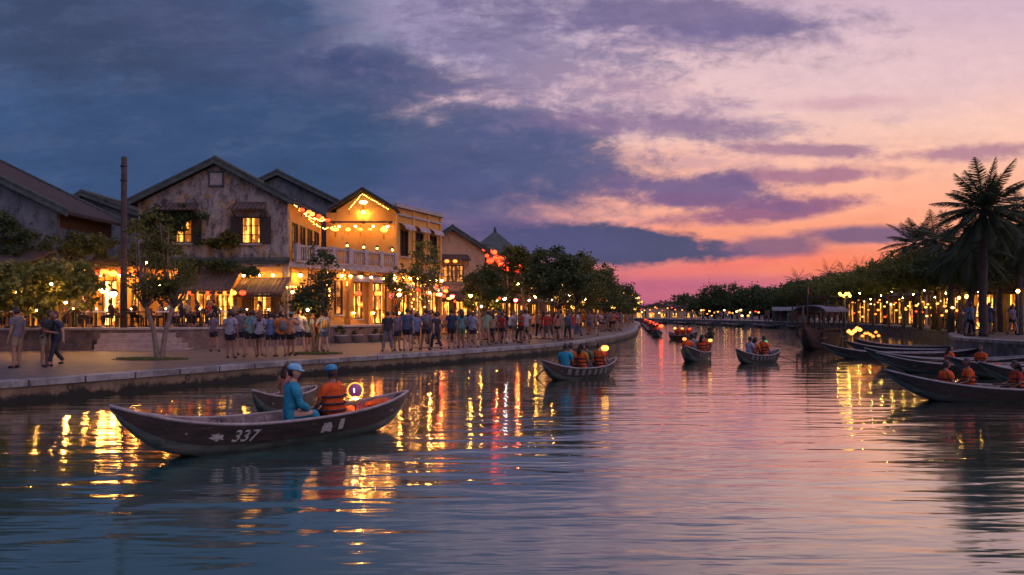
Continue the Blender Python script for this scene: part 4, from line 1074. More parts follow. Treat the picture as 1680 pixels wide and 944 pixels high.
g.cuts = [(0, 0)]; g.f = [(3*i+j, 3*i+3+j, 3*i+4+j, 3*i+1+j) for i in range(4) for j in range(2)]; g.sm = [True]*8
g.build('stern_cloth', cloth((.34, .06, .06)), b1_)
# passengers of 337
pw_ = in_boat(b1_, -.02-.0, .05, .30); pw_ = Vector((-3.58, 11.75, .30))
person(pw_, -1.0, 'sitw', 'turq', 'turq', 'woman in turquoise jacket and pale blue cap seated in the 337 boat', skin=2, hair=0, extra=(('cap', 'pcap'),), s=1.0)
pm2 = Vector((-2.98, 12.22, .25))
man = person(pm2, .75, 'sit', 'vest', 'navy', 'man in orange life vest and blue cap seated in the 337 boat', skin=1, hair=0, extra=(('cap', 'sky'), ('life_vest', 'vest'), ('straps', 'dark')), s=1.0)
man.rotation_euler.z = .95
# paddle
def oar(p, q, label, group=None):
    e = empty('oar', p, 0, label=label, cat='oar', group=group); d = Vector(q)-Vector(p); u = d.normalized()
    g = MB(); g.tube([(0, 0, 0), d*.8], .02, 6); g.build('shaft', M['wood2'], e)
    s = u.cross(Vector((0, 0, 1))).normalized(); n_ = s.cross(u)
    g = MB(); a, b_ = d*.78, d
    g.hexa([a-s*.03-n_*.008, a+s*.03-n_*.008, b_+s*.08-n_*.008, b_-s*.08-n_*.008, a-s*.03+n_*.008, a+s*.03+n_*.008, b_+s*.08+n_*.008, b_-s*.08+n_*.008]); g.build('blade', M['wood2'], e); return e
# the boat behind it
H2 = hull_meshes(2.9, .62, .27, .24, .05, n=20)
b2_ = boat(H2, (-4.95, 16.1, .0), math.radians(80), 'dark rowing boat half hidden behind the 337 boat, only its bow clear')
person(in_boat(b2_, -.05, .0, .16), -.1, 'sitf', 'salmon', 'khaki', 'woman in salmon top seated in the boat behind the 337 boat', skin=0, hair=1, s=.86)

# mid-river boats
def paddler(r, x, y, rz, pose, shirt, legs, label, extra=(), hair=0, s=.95, z=.25):
    return person(in_boat(r, x, y, z), r.rotation_euler.z-PI/2+rz*.5, pose, shirt, legs, label, hair=hair, extra=extra, s=s, skin=RND.choice((0, 1, 2)))
V2 = (('life_vest', 'vest'), ('straps', 'dark'))
chk = [(-1, -.55+.16*k, -.55+.16*k+.08, .74, .96, 'patch') for k in range(7)]+[(1, -.55+.16*k, -.55+.16*k+.08, .74, .96, 'patch') for k in range(7)]
M['patch_dim'] = pm('faded_hull_paint', (.15, .16, .15), .7, .3, 9)
chk = [c[:5]+('patch_dim',) for c in chk]
H3 = hull_meshes(3.6, 1.05, .36, .32, .26, n=20)
m1 = boat(H3, (2.2, 23.4, 0), math.radians(40), 'rowing boat with orange clad passengers and a glowing yellow lantern near the left quay', patches=chk, scale=.93)
for k, (x, y, c, a, ps, ex, lab) in enumerate([(-.75, 0, 'turq', .9, 'sit', (), 'rower in blue top at the bow of the boat with the glowing yellow lantern'), (-.35, .18, 'orange', .4, 'sit', V2, 'passenger in a yellow orange vest at left in the yellow lantern boat'), (-.2, -.2, 'orange', .2, 'sitf', V2, 'passenger in an orange vest nearest the camera in the yellow lantern boat'),
        (.35, .1, 'green', .3, 'sit', (), 'passenger in green shirt in the middle of the yellow lantern boat'), (.75, -.1, 'vest', .2, 'sit', V2, 'passenger in red orange vest beside the glowing yellow lantern'), (1.1, .12, 'red', .4, 'sitf', (), 'passenger in red at the stern of the yellow lantern boat')]):
    paddler(m1, x, y, a, ps, c, 'dark', lab, ex)
m2 = boat(H3, (8.15, 32.3, 0), math.radians(62), 'end-on rowing boat with passengers in orange, left of the pair in mid river', patches=chk, mats=('hull_up', 'hull_lo', 'hull_in', 'rail'), scale=1.02)
for k, (x, y, c, ps, ex, lab) in enumerate([(-.9, .15, 'vest', 'sit', V2, 'passenger in bright orange vest at left in the end-on boat'), (-.2, -.28, 'red', 'sitf', V2, 'passenger in dark red at right in the end-on boat'), (.4, .25, 'teal', 'sit', (), 'passenger in teal shirt in the middle of the end-on boat'), (.9, -.2, 'orange', 'sit', V2, 'passenger in orange at the stern of the end-on boat')]):
    paddler(m2, x, y, .3, ps, c, 'dark', lab, ex)
m3 = boat(H3, (10.3, 30.6, 0), math.radians(28), 'rowing boat with one oar out, right of the pair in mid river', patches=chk, mats=('hull_up', 'hull_lo', 'hull_in', 'rail'), scale=.62*1.0)
m3.scale = (.70, .85, .9)
def p3(x, y, z): return Matrix.Translation(m3.location) @ Matrix.Rotation(m3.rotation_euler.z, 4, 'Z') @ Vector((x*.7, y*.85, z*.9))
person(p3(-.75, 0, .25), -1.2, 'sit', 'pale', 'dark', 'passenger in pale blue shirt at left in the mid river boat with the oar', skin=1, s=.95)
person(p3(-.15, .12, .25), -1.0, 'sitf', 'orange', 'dark', 'passenger in orange beside the pale blue shirt in the oar boat', skin=0, s=.88, extra=V2)
person(p3(.4, .0, .25), -1.0, 'sit', 'vest', 'dark', 'passenger in orange vest at right in the mid river boat with the oar', skin=1, s=.98, extra=V2)
person(p3(.15, .35, .25), -.9, 'sitf', 'white', 'dark', 'passenger in white partly hidden in the mid river boat with the oar', skin=1, s=.9)
oar(tuple(p3(1.0, 0, .45)), (12.0, 31.0, .02), 'dark oar trailing in the water right of the mid river boat')
m4 = boat(H3, (13.3, 57, 0), math.radians(115), 'boat with red orange glowing passengers beyond the mid river pair')
for k, (x, c) in enumerate([(-.8, 'red'), (-.1, 'vest'), (.6, 'red')]): paddler(m4, x, 0, 0, 'sit', c, 'dark', '%s passenger from the bow of the boat beyond the mid river pair' % ord_(k), V2)
m5 = boat(H3, at(1165, 66, 0), math.radians(80), 'small dark boat far up the river right of the red lantern boats', scale=.8)
paddler(m5, 0, 0, 0, 'row', 'dark', 'dark', 'rower in dark clothes in the small far boat')
# queue of boats along the left quay end, each with a red lantern
for k in range(7):
    Y = 66+k*11; x = 11.8+ (Y-66)*.16+1.3
    bb = boat(H3, (x, Y, 0), math.radians(78+(k*37) % 20), 'far rowing boat with a red lantern, %s nearest in the file off the left quay' % ord_(k), group='far boats off the left quay end')
    for q in (-.6, .3): paddler(bb, q, 0, 0, 'sit', RND.choice(('red', 'vest', 'dark')), 'dark', 'small seated passenger in a far red lantern boat', V2 if q > 0 else ()).__setitem__('group', 'passengers in the far boats')

for k in range(16):                                    # dark moored boats under the far bank
    Y = 152-k*3.6; x = lerp_edge(RS, Y, -2.2-(k % 3)*.8); boat(H3, (x, Y, 0), math.radians(95+(k*53) % 30), 'dark empty boat moored under the bank at the far bend', 'dark boats moored at the far bend')
# moored boats, right bank
H5 = hull_meshes(7.2, 1.3, .30, .42, .30, n=30, dr=.14)
r1 = boat(H5, (12.45, 17.25, 0), math.radians(-2), 'nearest moored boat at the right edge, long dark red hull with a pale bottom')
H6 = hull_meshes(6.6, 1.1, .28, .40, .25, n=26, dr=.12)
rb = [((16.6, 20.6, 0), -5, 'second moored boat at right, its bow pointing left behind the nearest one'), ((16.1, 25.4, 0), -6, 'third moored boat at right with orange vests piled amidships'), ((17.3, 23.1, 0), -9, 'fourth moored boat at right, dark hull close under the stone quay'),
      ((17.3, 28.6, 0), -10, 'fifth moored boat at right against the stone quay'), ((17.6, 33.2, 0), -12, 'moored dark boat with its long bow just right of the cabin boat'), ((20.2, 36.5, 0), -20, 'moored boat behind the cabin boat near the yellow flower lanterns'), ((22.3, 40.0, 0), -25, 'moored boat furthest back in the inlet under the quay')]
rbo = [boat(H6, *q[:1], math.radians(q[1]), q[2]) for q in rb]
for i, (r_, x, y, c, lab) in enumerate([(r1, -1.9, .1, vestm, 'bright orange life vest heap near the bow of the nearest moored boat'), (r1, -1.35, -.1, vestm, 'orange life vest lying second from the bow in the nearest moored boat'), (r1, -.7, .1, cloth((.35, .05, .05)), 'dark red vest heap in the nearest moored boat'), (r1, -.1, 0, cloth((.5, .14, .05)), 'dull orange vest amidships in the nearest moored boat'), (r1, .5, .05, cloth((.34, .32, .36)), 'pale grey bundle amidships in the nearest moored boat'),
        (rbo[1], -.4, 0, vestm, 'left orange life vest heap in the third moored boat'), (rbo[1], .7, 0, vestm, 'right orange life vest heap in the third moored boat'), (rbo[1], 1.5, 0, cloth((.38, .05, .05)), 'dark red bundle in the third moored boat'), (rbo[0], -.9, 0, cloth((.25, .05, .06)), 'maroon bundle in the second moored boat'), (rbo[3], -1.2, 0, cloth((.4, .06, .06)), 'red bundle in the fifth moored boat'), (rbo[4], .6, 0, cloth((.35, .05, .08)), 'crimson bundle in the boat beside the cabin boat')]):
    lump('life_vest', None, in_boat(r_, x, y, .14), .27, .2, .11, c, i*1.9, lab, 'life vest', amp=.6)
for i, (r_, x, c, l_, lab) in enumerate([(r1, -2.2, 'vest', .3, 'person in an orange vest nearest the bow of the nearest moored boat'), (r1, -.5, 'red', -.5, 'person in a red vest behind the orange boatman'), (r1, .2, 'orange', 1.0, 'person in a dull orange vest amidships in the nearest moored boat'), (rbo[1], -.9, 'vest', .5, 'left of two seated people in orange in the third moored boat'), (rbo[1], .2, 'vest', 2.2, 'right of two seated people in orange in the third moored boat'), (rbo[0], -.6, 'red', 1.5, 'person in dark red seated in the second moored boat')]):
    person(in_boat(r_, x, 0, .16), (PI/2 if i % 3 else -PI/2)+l_*.2, 'sitf' if i % 2 else 'sit', c, 'dark', lab, skin=i % 3, extra=V2, s=.84)
# passengers standing about in the moored boats
person(in_boat(r1, -1.6, .05, .2), 1.3, 'sit', 'vest', 'dark', 'boatman in an orange vest seated near the bow of the nearest moored boat', skin=1, extra=V2, s=.85)

# the big cabin boat
cb = empty('cabin_boat', (18.4, 43.6, 0), math.radians(50), label='large dark wooden tour boat with a canopied cabin and mast moored off the right bank', cat='boat')
HC = hull_meshes(8.2, 2.4, .85, .55, .35, n=26, dr=.25)
M['hull_dk'] = hullpaint('tarred_cabin_boat_planks', (.08, .045, .04), (.03, .022, .022), (.16, .10, .085))
for k, mt in (('hull', 'hull_dk'), ('topside', 'hull_dk'), ('lining', 'hull_in')):
    HC[k].materials.append(M[mt]); o = bpy.data.objects.new(k, HC[k]); COL.objects.link(o); o.parent = cb
HC['gunwale'].split('gunwale', M['wood'], cb)
cb.scale = (.74, .80, 1.0)
g = MB(); g.box(-2.9, 3.1, -.98, .98, .62, .70); g.build('deck', M['wood2'], cb)
g = MB()
for x in (-2.6, -1.2, .2, 1.6, 2.9):
    for y in (-.9, .9): g.box(x-.05, x+.05, y-.05, y+.05, .70, 2.15)
g.split('post', M['wood'], cb)
g = MB(); n = 8
for k in range(n):
    a0, a1 = PI*k/n, PI*(k+1)/n; p = [(-1.15*math.cos(a), 2.14+.35*math.sin(a)) for a in (a0, a1)]
    g.hexa([(-2.9, p[0][0], p[0][1]), (3.2, p[0][0], p[0][1]), (3.2, p[1][0], p[1][1]), (-2.9, p[1][0], p[1][1]), (-2.9, p[0][0], p[0][1]+.06), (3.2, p[0][0], p[0][1]+.06), (3.2, p[1][0], p[1][1]+.06), (-2.9, p[1][0], p[1][1]+.06)])
g.build('canopy', pm('dark_canopy', (.13, .14, .18), .8, .3, 3), cb)
g = MB()
for y in (-.92, .92):
    g.box(-2.6, 2.9, y-.03, y+.03, 1.12, 1.18); g.box(-2.6, 2.9, y-.03, y+.03, .9, .94)
g.box(-2.6, -2.54, -.9, .9, 1.12, 1.18); g.split('rail', M['hull_up'], cb)
g = MB()
for x in (-1.9, -.6, .8, 2.1): g.box(x-.15, x+.15, -.7, .7, 1.0, 1.06); g.box(x-.15, x-.1, -.7, .7, .7, 1.0)
g.build('benches', M['wood2'], cb)
g = MB(); g.tube([(-3.2, 0, .6), (-3.15, 0, 4.0)], [.06, .04], 6); g.build('mast', M['wood'], cb)
g = MB()
for x in (-2.4, -1.0, .5, 1.9):
    for y in (-.95, .95): g.box(x, x+.9, y-.02, y+.02, 1.95, 2.14)
g.split('side_valance', pm('faded_valance', (.12, .05, .07), .8, .2, 4), cb)
g = MB(); g.box(-.6, 2.6, -.7, .7, 2.52, 2.58); [g.box(x-.04, x+.04, y-.04, y+.04, 2.5, 3.05) for x in (-.5, 2.5) for y in (-.6, .6)]; g.box(-.8, 2.8, -.85, .85, 3.05, 3.13); g.build('upper_canopy', M['wood'], cb)
g = MB(); g.hexa([(-3.17, 0, 3.2), (-2.6, .05, 3.15), (-2.6, .07, 3.15), (-3.17, .02, 3.2), (-3.17, 0, 3.6), (-2.6, .05, 3.55), (-2.6, .07, 3.55), (-3.17, .02, 3.6)]); g.build('flag', pm('dull_red_flag', (.3, .04, .05), .8, .2, 4), cb)
g = MB(); g.tube([(-4.0, 0, 1.2), (-4.25, 0, 2.0), (-4.2, 0, 2.5)], [.12, .09, .03], 6); g.build('prow_post', M['wood2'], cb)

# ------------------------------------------------------------------ lanterns and lamps
LM = {'yellow': em_ribbed('yellow_silk_lantern', (1, .34, .03), (1, .50, .09), 3.6, .22), 'red': em_ribbed('red_silk_lantern', (.8, .02, .01), (1, .09, .02), 3.0, .22), 'orange': em_ribbed('orange_silk_lantern', (1, .16, .02), (1, .30, .045), 3.2, .22),
      'warmwhite': em_ribbed('cream_paper_lantern', (1, .5, .12), (1, .64, .22), 7, .3), 'pink': em_ribbed('pink_silk_lantern', (.9, .05, .1), (1, .15, .12), 2.2, .22), 'white': em('cool_white_lamp', (.85, .95, 1), 26), 'deep': em('strong_red_lamp', (1, .05, .01), 7)}
CAPM = pm('lantern_cap', (.05, .02, .01), .6, .2, 8); TASM = pm('tassel', (.35, .03, .02), .9, .2, 8)
_lp = {}
def lantern(loc, color='yellow', r=.17, shape='round', label=None, group=None, tassel=True, cord=.25, name='lantern'):
    k = (shape, cord)
    if k not in _lp:
        g = MB()
        pr = {'round': [(.35, -.78), (.75, -.6), (.97, -.25), (1, 0), (.97, .25), (.75, .6), (.35, .78)], 'garlic': [(.2, -.95), (.5, -.8), (.95, -.35), (1.02, 0), (.8, .4), (.4, .8), (.25, 1.1)],
              'tube': [(.45, -1.3), (.55, -1.1), (.6, 0), (.55, 1.1), (.45, 1.3)], 'disc': [(.3, -.5), (.85, -.35), (1.15, 0), (.85, .35), (.3, .5)]}[shape]
        g.lathe([(a*.17, b*.17) for a, b in pr], 20, lobes=10, la=.1); me = g.mesh('shade')
        top, bot = pr[-1][1]*.17, pr[0][1]*.17
        c = MB(); c.lathe([(.07, top), (.07, top+.03), (.02, top+.05)], 8); c.tube([(0, 0, top+.04), (0, 0, top+.04+cord)], .006, 4)
        t = MB(); t.tube([(0, 0, bot+.01), (0, 0, bot-.10), (0, 0, bot-.28)], [.01, .02, .028], 6); _lp[k] = (me, c.mesh('cap'), t.mesh('tassel'))
        me.materials.append(LM['yellow']); _lp[k][1].materials.append(CAPM); _lp[k][2].materials.append(TASM)
    me, c, t = _lp[k]
    o = bpy.data.objects.new(name, me); COL.objects.link(o); o.location = loc; s = r/.17*.87; o.scale = (s, s, s)
    o.material_slots[0].link = 'OBJECT'; o.material_slots[0].material = LM[color]; tag(o, label, 'lantern', group)
    q = bpy.data.objects.new('cap', c); COL.objects.link(q); q.parent = o
    if tassel: q = bpy.data.objects.new('tassel', t); COL.objects.link(q); q.parent = o
    return o
BULB = {}
def bulb_mesh(c, s, r):
    k = (c, s, r)
    if k not in BULB:
        g = MB(); g.lathe([(r*.5, -r*.85), (r, 0), (r*.5, r*.85)], 6); m = g.mesh('bulb'); m.materials.append(em('bulb_glow', c, s)); BULB[k] = m
    return BULB[k]
WARM = (1, .42, .075)
def light_string(pts, n, label, group=None, c=WARM, s=22, r=.035, sag=.0, jit=0):
    e = empty('string_lights', pts[0], 0, label=label, cat='string lights', group=group); P0 = Vector(pts[0]); P_ = [Vector(p)-P0 for p in pts]
    L_ = [(b-a).length for a, b in zip(P_, P_[1:])]; tot = sum(L_)
    def pos(u):
        d = u*tot
        for a, b, l in zip(P_, P_[1:], L_):
            if d <= l+1e-6: f = d/l; q = a.lerp(b, f); return q-Vector((0, 0, sag*4*f*(1-f)))
            d -= l
        return P_[-1]
    g = MB(); g.tube([pos(i/24) for i in range(25)], .008, 4); g.build('cable', M['iron'], e)
    me = bulb_mesh(c, s, r)
    for k in range(n):
        o = bpy.data.objects.new('bulb', me); COL.objects.link(o); o.parent = e
        o.location = pos((k+.5)/n)+Vector((RND.uniform(-jit, jit), RND.uniform(-jit, jit), -.03+RND.uniform(-jit, jit)))
    return e
def lamp(loc, c, s, r, label, group=None, h=.25, name='hanging_lamp', cat='lamp'):
    e = empty(name, loc, 0, label=label, cat=cat, group=group)
    o = bpy.data.objects.new('bulb', bulb_mesh(c, s, r)); COL.objects.link(o); o.parent = e
    g = MB(); g.lathe([(r*1.5, r*.5), (r*.8, r*1.3), (r*.2, r*1.6)], 8); g.tube([(0, 0, r*1.5), (0, 0, h)], .01, 4); g.build('lamp_shade', M['iron'], e); return e

# gable lantern and the row on the beam of the balcony house
lantern((px2(596, BY-.45), BY-.45, zat(334, BY)), 'warmwhite', .27, 'disc', 'large cream lantern glowing under the peak of the ochre gable', tassel=True, cord=.5)
lamp((bxr, BY-.35, zat(343, BY)-.25), WARM, 420, .09, 'added fill bulb lighting the ochre wall just under the gable lantern')  # extra bulb added to strengthen the light on the gable wall
for i, px in enumerate((556, 583, 612, 636)): lamp((px2(px, BY-.6), BY-.55, zat(368, BY)-.2), WARM, 190, .06, 'added fill bulb on the gable beam, %s from the left' % ord_(i), 'added gable beam fill bulbs', h=.2)  # bulb row added to turn the gable wall golden
zr = zat(368, BY)-.42
for i, (px, col_, r, sh) in enumerate([(550, 'yellow', .24, 'disc'), (571, 'yellow', .17, 'round'), (591, 'orange', .20, 'garlic'), (607, 'orange', .16, 'round'), (630, 'yellow', .27, 'garlic')]):
    lantern((px2(px, BY-.7), BY-.7, zr), col_, r, sh, '%s lantern, %s from the left on the beam along the ochre gable wall' % (col_, ord_(i)), 'lanterns on the gable beam')
for i, px in enumerate((563, 590, 612, 637)):          # small oil lamps on the balustrade piers
    s = ldx(px); d = (D1-D0).normalized(); n_ = Vector((d.y, -d.x)); p = D0+d*s+n_*.36
    e = empty('balcony_lamp', (p.x, p.y, zB+1.02), 0, label='small lit lamp with a tiny roof on the balustrade, %s from the left' % ord_(i), cat='lamp', group='balustrade lamps')
    o = bpy.data.objects.new('bulb', bulb_mesh(WARM, 26, .07)); COL.objects.link(o); o.parent = e; o.location = (0, 0, .14)
    g = MB(); g.box(-.07, .07, -.07, .07, .002, .05); g.lathe([(.14, .23), (.05, .32), (.01, .36)], 4); [g.tube([(x, y, .05), (x, y, .23)], .008, 4) for x in (-.08, .08) for y in (-.08, .08)]; g.build('housing', M['iron'], e)
# lanterns and fairy lights along the old house's balcony side
xs_ = AX+AW+.55
for i in range(6):
    y = 40.2+i*1.05; lantern((xs_+.1*(i % 2), y, zat(342+3.4*i, y)-.1), ['red', 'orange', 'yellow', 'red', 'orange', 'red'][i], .17, 'round', '%s lantern, %s from the front in the row over the upstairs balcony' % (['red', 'orange', 'yellow', 'red', 'orange', 'red'][i], ord_(i)), 'lanterns over the balcony')
light_string([(AX+AW+.35, 39.3, 7.95), (AX+AW+.45, 46.0, 7.95)], 26, 'warm fairy lights strung under the eave above the balcony', s=26, sag=.25, jit=.06, r=.03)
light_string([(AX+AW+.9, 39.8, 7.4), (bx0+.4, BY-.6, 7.55)], 18, 'second lower strand of fairy lights above the balcony', s=22, sag=.35, jit=.05, r=.03)
light_string([(px2(575, BY), BY-.52, zat(345, BY)), (bxr, BY-.52, zat(320, BY)), (px2(640, BY), BY-.52, zat(345, BY))], 24, 'fairy lights tracing the underside of the ochre gable', s=20, jit=.02, r=.028)
# under the porches of the old house
for i, px in enumerate((282, 296, 312, 326, 342, 356, 370, 384, 398)):
    cc = ['red', 'orange', 'red', 'yellow', 'red', 'orange', 'orange', 'yellow', 'red'][i]
    lantern((px2(px, 37.75), 37.75, zat(477, 37.75)-.12), cc, .15 if i % 2 else .19, ['round', 'garlic'][i % 2], '%s lantern, %s from the left under the long tiled porch' % (cc, ord_(i)), 'lanterns under the tiled porch', cord=.12)
for i, px in enumerate((275, 300, 333, 365, 400, 425, 448)): lamp((px2(px, 39.0), 38.95, 4.1 if px < 470 else 3.9), WARM, 170, .08, 'bare warm bulb by the porch wall of the weathered house, %s from the left' % ord_(i), 'porch wall bulbs')
light_string([(px2(455, 39.2), 39.15, zat(470, 39.2)), (px2(497, 39.6), 39.7, zat(470, 39.6))], 9, 'short strand of fairy lights over the small right hand porch roof', s=25, jit=.03)
lamp((px2(492, 39.8), 39.9, zat(452, 40)), WARM, 220, .1, 'warm wall lamp on the ochre wall right of the porch roofs')
lamp((px2(255, 39.0), 39.0, zat(444, 39)), WARM, 170, .09, 'warm lamp behind the sparse tree above the shop wall')
# lantern shop on the left
for i, (px, py, cc, r) in enumerate([(143, 441, 'warmwhite', .17), (160, 449, 'red', .19), (172, 447, 'orange', .24), (186, 449, 'yellow', .20), (199, 447, 'red', .19), (211, 451, 'orange', .22), (222, 449, 'red', .16)]):
    lantern((px2(px, 35.2), 35.2, zat(py, 35.2)), cc, r, ['round', 'garlic'][i % 2], '%s lantern, %s from the left on the trellis of the bright doorway shop' % (cc.replace('warmwhite', 'cream'), ord_(i)), 'lanterns of the doorway shop', cord=.3)
for i, px in enumerate((105, 140, 165, 198, 222)): lamp((px2(px, 36.5), 36.45, 4.0), WARM, 200, .09, 'warm bulb under the shop trellis, %s from the left' % ord_(i), 'shop trellis bulbs')
for i, px in enumerate((-10, 12, 30, 52, 78)): lamp((px2(px, 34.3), 34.3, 3.9), WARM, 200, .09, 'warm bulb under the far left porch, %s from the left' % ord_(i), 'far left porch bulbs')
lantern((px2(44, 34), 34, 3.6), 'warmwhite', .17, 'round', 'cream lantern glimmering through the bushy tree at far left')
# columns of the balcony house shopfront and the wing arcade
d = (D1-D0).normalized(); n_ = Vector((d.y, -d.x))
for i, (px, py, cc, sh, r) in enumerate([(572, 482, 'red', 'round', .22), (604, 482, 'orange', 'round', .24), (577, 500, 'orange', 'tube', .15), (606, 502, 'deep', 'tube', .15), (628, 486, 'pink', 'round', .22)]):
    p = D0+d*ldx(px)+n_*.85; lantern((p.x, p.y, zat(py, p.y)), cc, r, sh, '%s %s lantern hanging before the columned shopfront, %s of five' % ({'deep': 'glowing red', 'tube': ''}.get(cc, cc), 'long tube' if sh == 'tube' else 'round', ord_(i)), 'lanterns before the columns', cord=.2)
for i, px in enumerate((553, 567, 584, 601, 622, 640)):
    p = D0+d*ldx(px)+n_*.42; lamp((p.x, p.y, 4.25), WARM, 170, .08, 'warm bulb under the balcony slab, %s from the left' % ord_(i), 'balcony slab bulbs')
for i, px in enumerate((569, 601, 643)):
    p = D0+d*ldx(px)+n_*.62; lamp((p.x, p.y, 2.1), WARM, 110, .07, 'low warm lamp at the foot of a column, %s from the left' % ord_(i), 'column foot lamps')
d2 = (W1-WY0).normalized(); n2_ = Vector((d2.y, -d2.x))
for i in range(9):
    p = WY0+d2*(.3+i*.58)+n2_*(.9+.3*(i % 2)); cc = ['orange', 'red', 'yellow', 'red', 'orange', 'red', 'yellow', 'orange', 'red'][i]
    lantern((p.x, p.y, 3.35+.25*(i % 3)), cc, .16+.03*(i % 2), ['round', 'garlic', 'disc'][i % 3], '%s lantern, %s from the left before the three window wing' % (cc, ord_(i)), 'lanterns before the wing', cord=.2)
for i in range(7):
    p = WY0+d2*(.2+i*.8)+n2_*.5; lamp((p.x, p.y, 4.35), WARM, 170, .08, 'warm bulb on the wing wall below its cornice, %s from the left' % ord_(i), 'wing wall bulbs')
# vertical and looping strands on the trees in front
def strand(px, py0, py1, Y, n, lab, s=24): light_string([(px2(px, Y), Y, zat(py0, Y)), (px2(px+1.5, Y), Y+.1, zat(py1, Y))], n, lab, s=s, jit=.09, r=.032)
strand(538, 445, 500, 40.5, 12, 'fairy lights running down the post left of the dark shop window'); strand(676, 455, 510, 42, 11, 'fairy lights hanging down the left trunk before the wing'); strand(697, 450, 505, 42, 12, 'fairy lights wound on the sparse tree before the wing'); strand(701, 462, 500, 43, 8, 'short fairy light strand beside the sparse tree before the wing'); strand(721, 474, 480, 45, 3, 'three tiny lights at the far corner of the wing')
strand(649, 450, 476, 44, 7, 'fairy light strand by the first wing pilaster'); strand(566, 442, 470, 41.5, 6, 'fairy lights at the top of the first shopfront column')
# red cluster on the ochre shophouse
for i in range(22):
    px = 797+i*2.9+RND.uniform(-3, 3); Y = 55.5+i*.12; py = 414+i*1.25+RND.uniform(-7, 14)
    lantern((px2(px, Y), Y, zat(py, Y)), 'red' if i % 4 else 'deep', RND.uniform(.22, .32), ['round', 'garlic'][i % 2], 'red lantern in the dense cluster under the eave right of the peach house', 'dense cluster of red lanterns', cord=.3)
g = empty('lantern_rack', (px2(797, 55.5), 55.5, 0), 0, label='timber rack carrying the dense cluster of red lanterns', cat='rack')
w_ = px2(862, 58.1)-px2(797, 55.5)
b_ = MB(); b_.tube([(0, 0, zat(408, 55.5)), (w_, 2.6, zat(432, 58.1))], .07, 6); b_.tube([(.2, .9, zat(412, 55.5)), (w_+.2, 3.4, zat(436, 58.1))], .06, 6); b_.split('beam', M['wood'], g)
b_ = MB(); [b_.tube([(w_*k, 2.6*k, .5), (w_*k, 2.6*k, zat(408+24*k, 55.5+2.6*k))], .08, 6) for k in (0, .5, 1)]; b_.split('post', M['wood'], g)
lantern((px2(733, 53.8), 53.9, zat(429, 54)), 'orange', .19, 'round', 'left orange lantern before the wide upstairs window of the peach house'); lantern((px2(747, 54.2), 54.0, zat(429, 54)), 'orange', .19, 'round', 'right orange lantern before the wide upstairs window of the peach house')
for i in range(11):
    px = 728+i*9; Y = 52.5+i*.55; cc = ['red', 'yellow', 'red', 'pink', 'orange'][i % 5]
    lantern((px2(px, Y), Y, zat(486+(i % 3)*4, Y)), cc, .2, ['round', 'disc'][i % 2], '%s lantern, %s from the left under the peach house porch' % (cc, ord_(i)), 'lanterns under the peach porch', cord=.25)
# lights along the far promenade
pts = smooth([(2.5, 61), (5, 67), (8, 75), (11.2, 86), (14.5, 99), (18.5, 115), (23, 135), (26, 160)], 9)
for i, p in enumerate(pts):
    z = 2.9+RND.uniform(-.3, 2.2); cc = RND.choice(('yellow', 'yellow', 'orange', 'warmwhite', 'red'))
    lantern((p.x+RND.uniform(-1.5, 1.2), p.y+RND.uniform(-1, 1), z), cc, .2+p.y*.0012, RND.choice(('round', 'garlic')), 'small far lantern glowing under the promenade trees', 'far lanterns under the promenade trees', tassel=False)
# strong lamps whose long streaks cross the water
for i, (px, Y, z, c, s, r, lab) in enumerate([(168, 34.9, 3.2, WARM, 90, .17, 'bright bulb before the lit doorway'), (186, 35, 3.0, (1, .55, .15), 90, .17, 'brightest bulb in the lit doorway'),
        (655, 40, 3.1, WARM, 130, .11, 'warm bulb over the promenade left of the grey shirted group'), (722, 43, 3.2, (1, .04, .02), 90, .13, 'red bulb over the promenade crowd'), (742, 44, 3.1, (1, .04, .02), 90, .13, 'second red bulb over the promenade crowd'), (772, 46, 3.2, (1, .46, .07), 150, .10, 'yellow bulb above the crowd left of the round bush tree'),
        (792, 47, 3.1, (1, .46, .07), 150, .10, 'yellow bulb above the crowd at the round bush tree'), (828, 50, 3.1, (.8, .95, 1), 90, .11, 'cold white bulb right of the round bush tree'), (846, 51, 3.0, (1, .06, .03), 90, .13, 'red bulb right of the cold white bulb'), (878, 54, 3.3, (1, .46, .08), 150, .10, 'yellow bulb under the broad tree'),
        (30, 34, 3.3, WARM, 150, .12, 'bright bulb at far left behind the bushy tree'), (480, 38.6, 3.2, WARM, 80, .09, 'bulb at the right end of the tiled porch')]):
    lamp((px2(px, Y), Y, z), c, s, r, lab, h=.4)

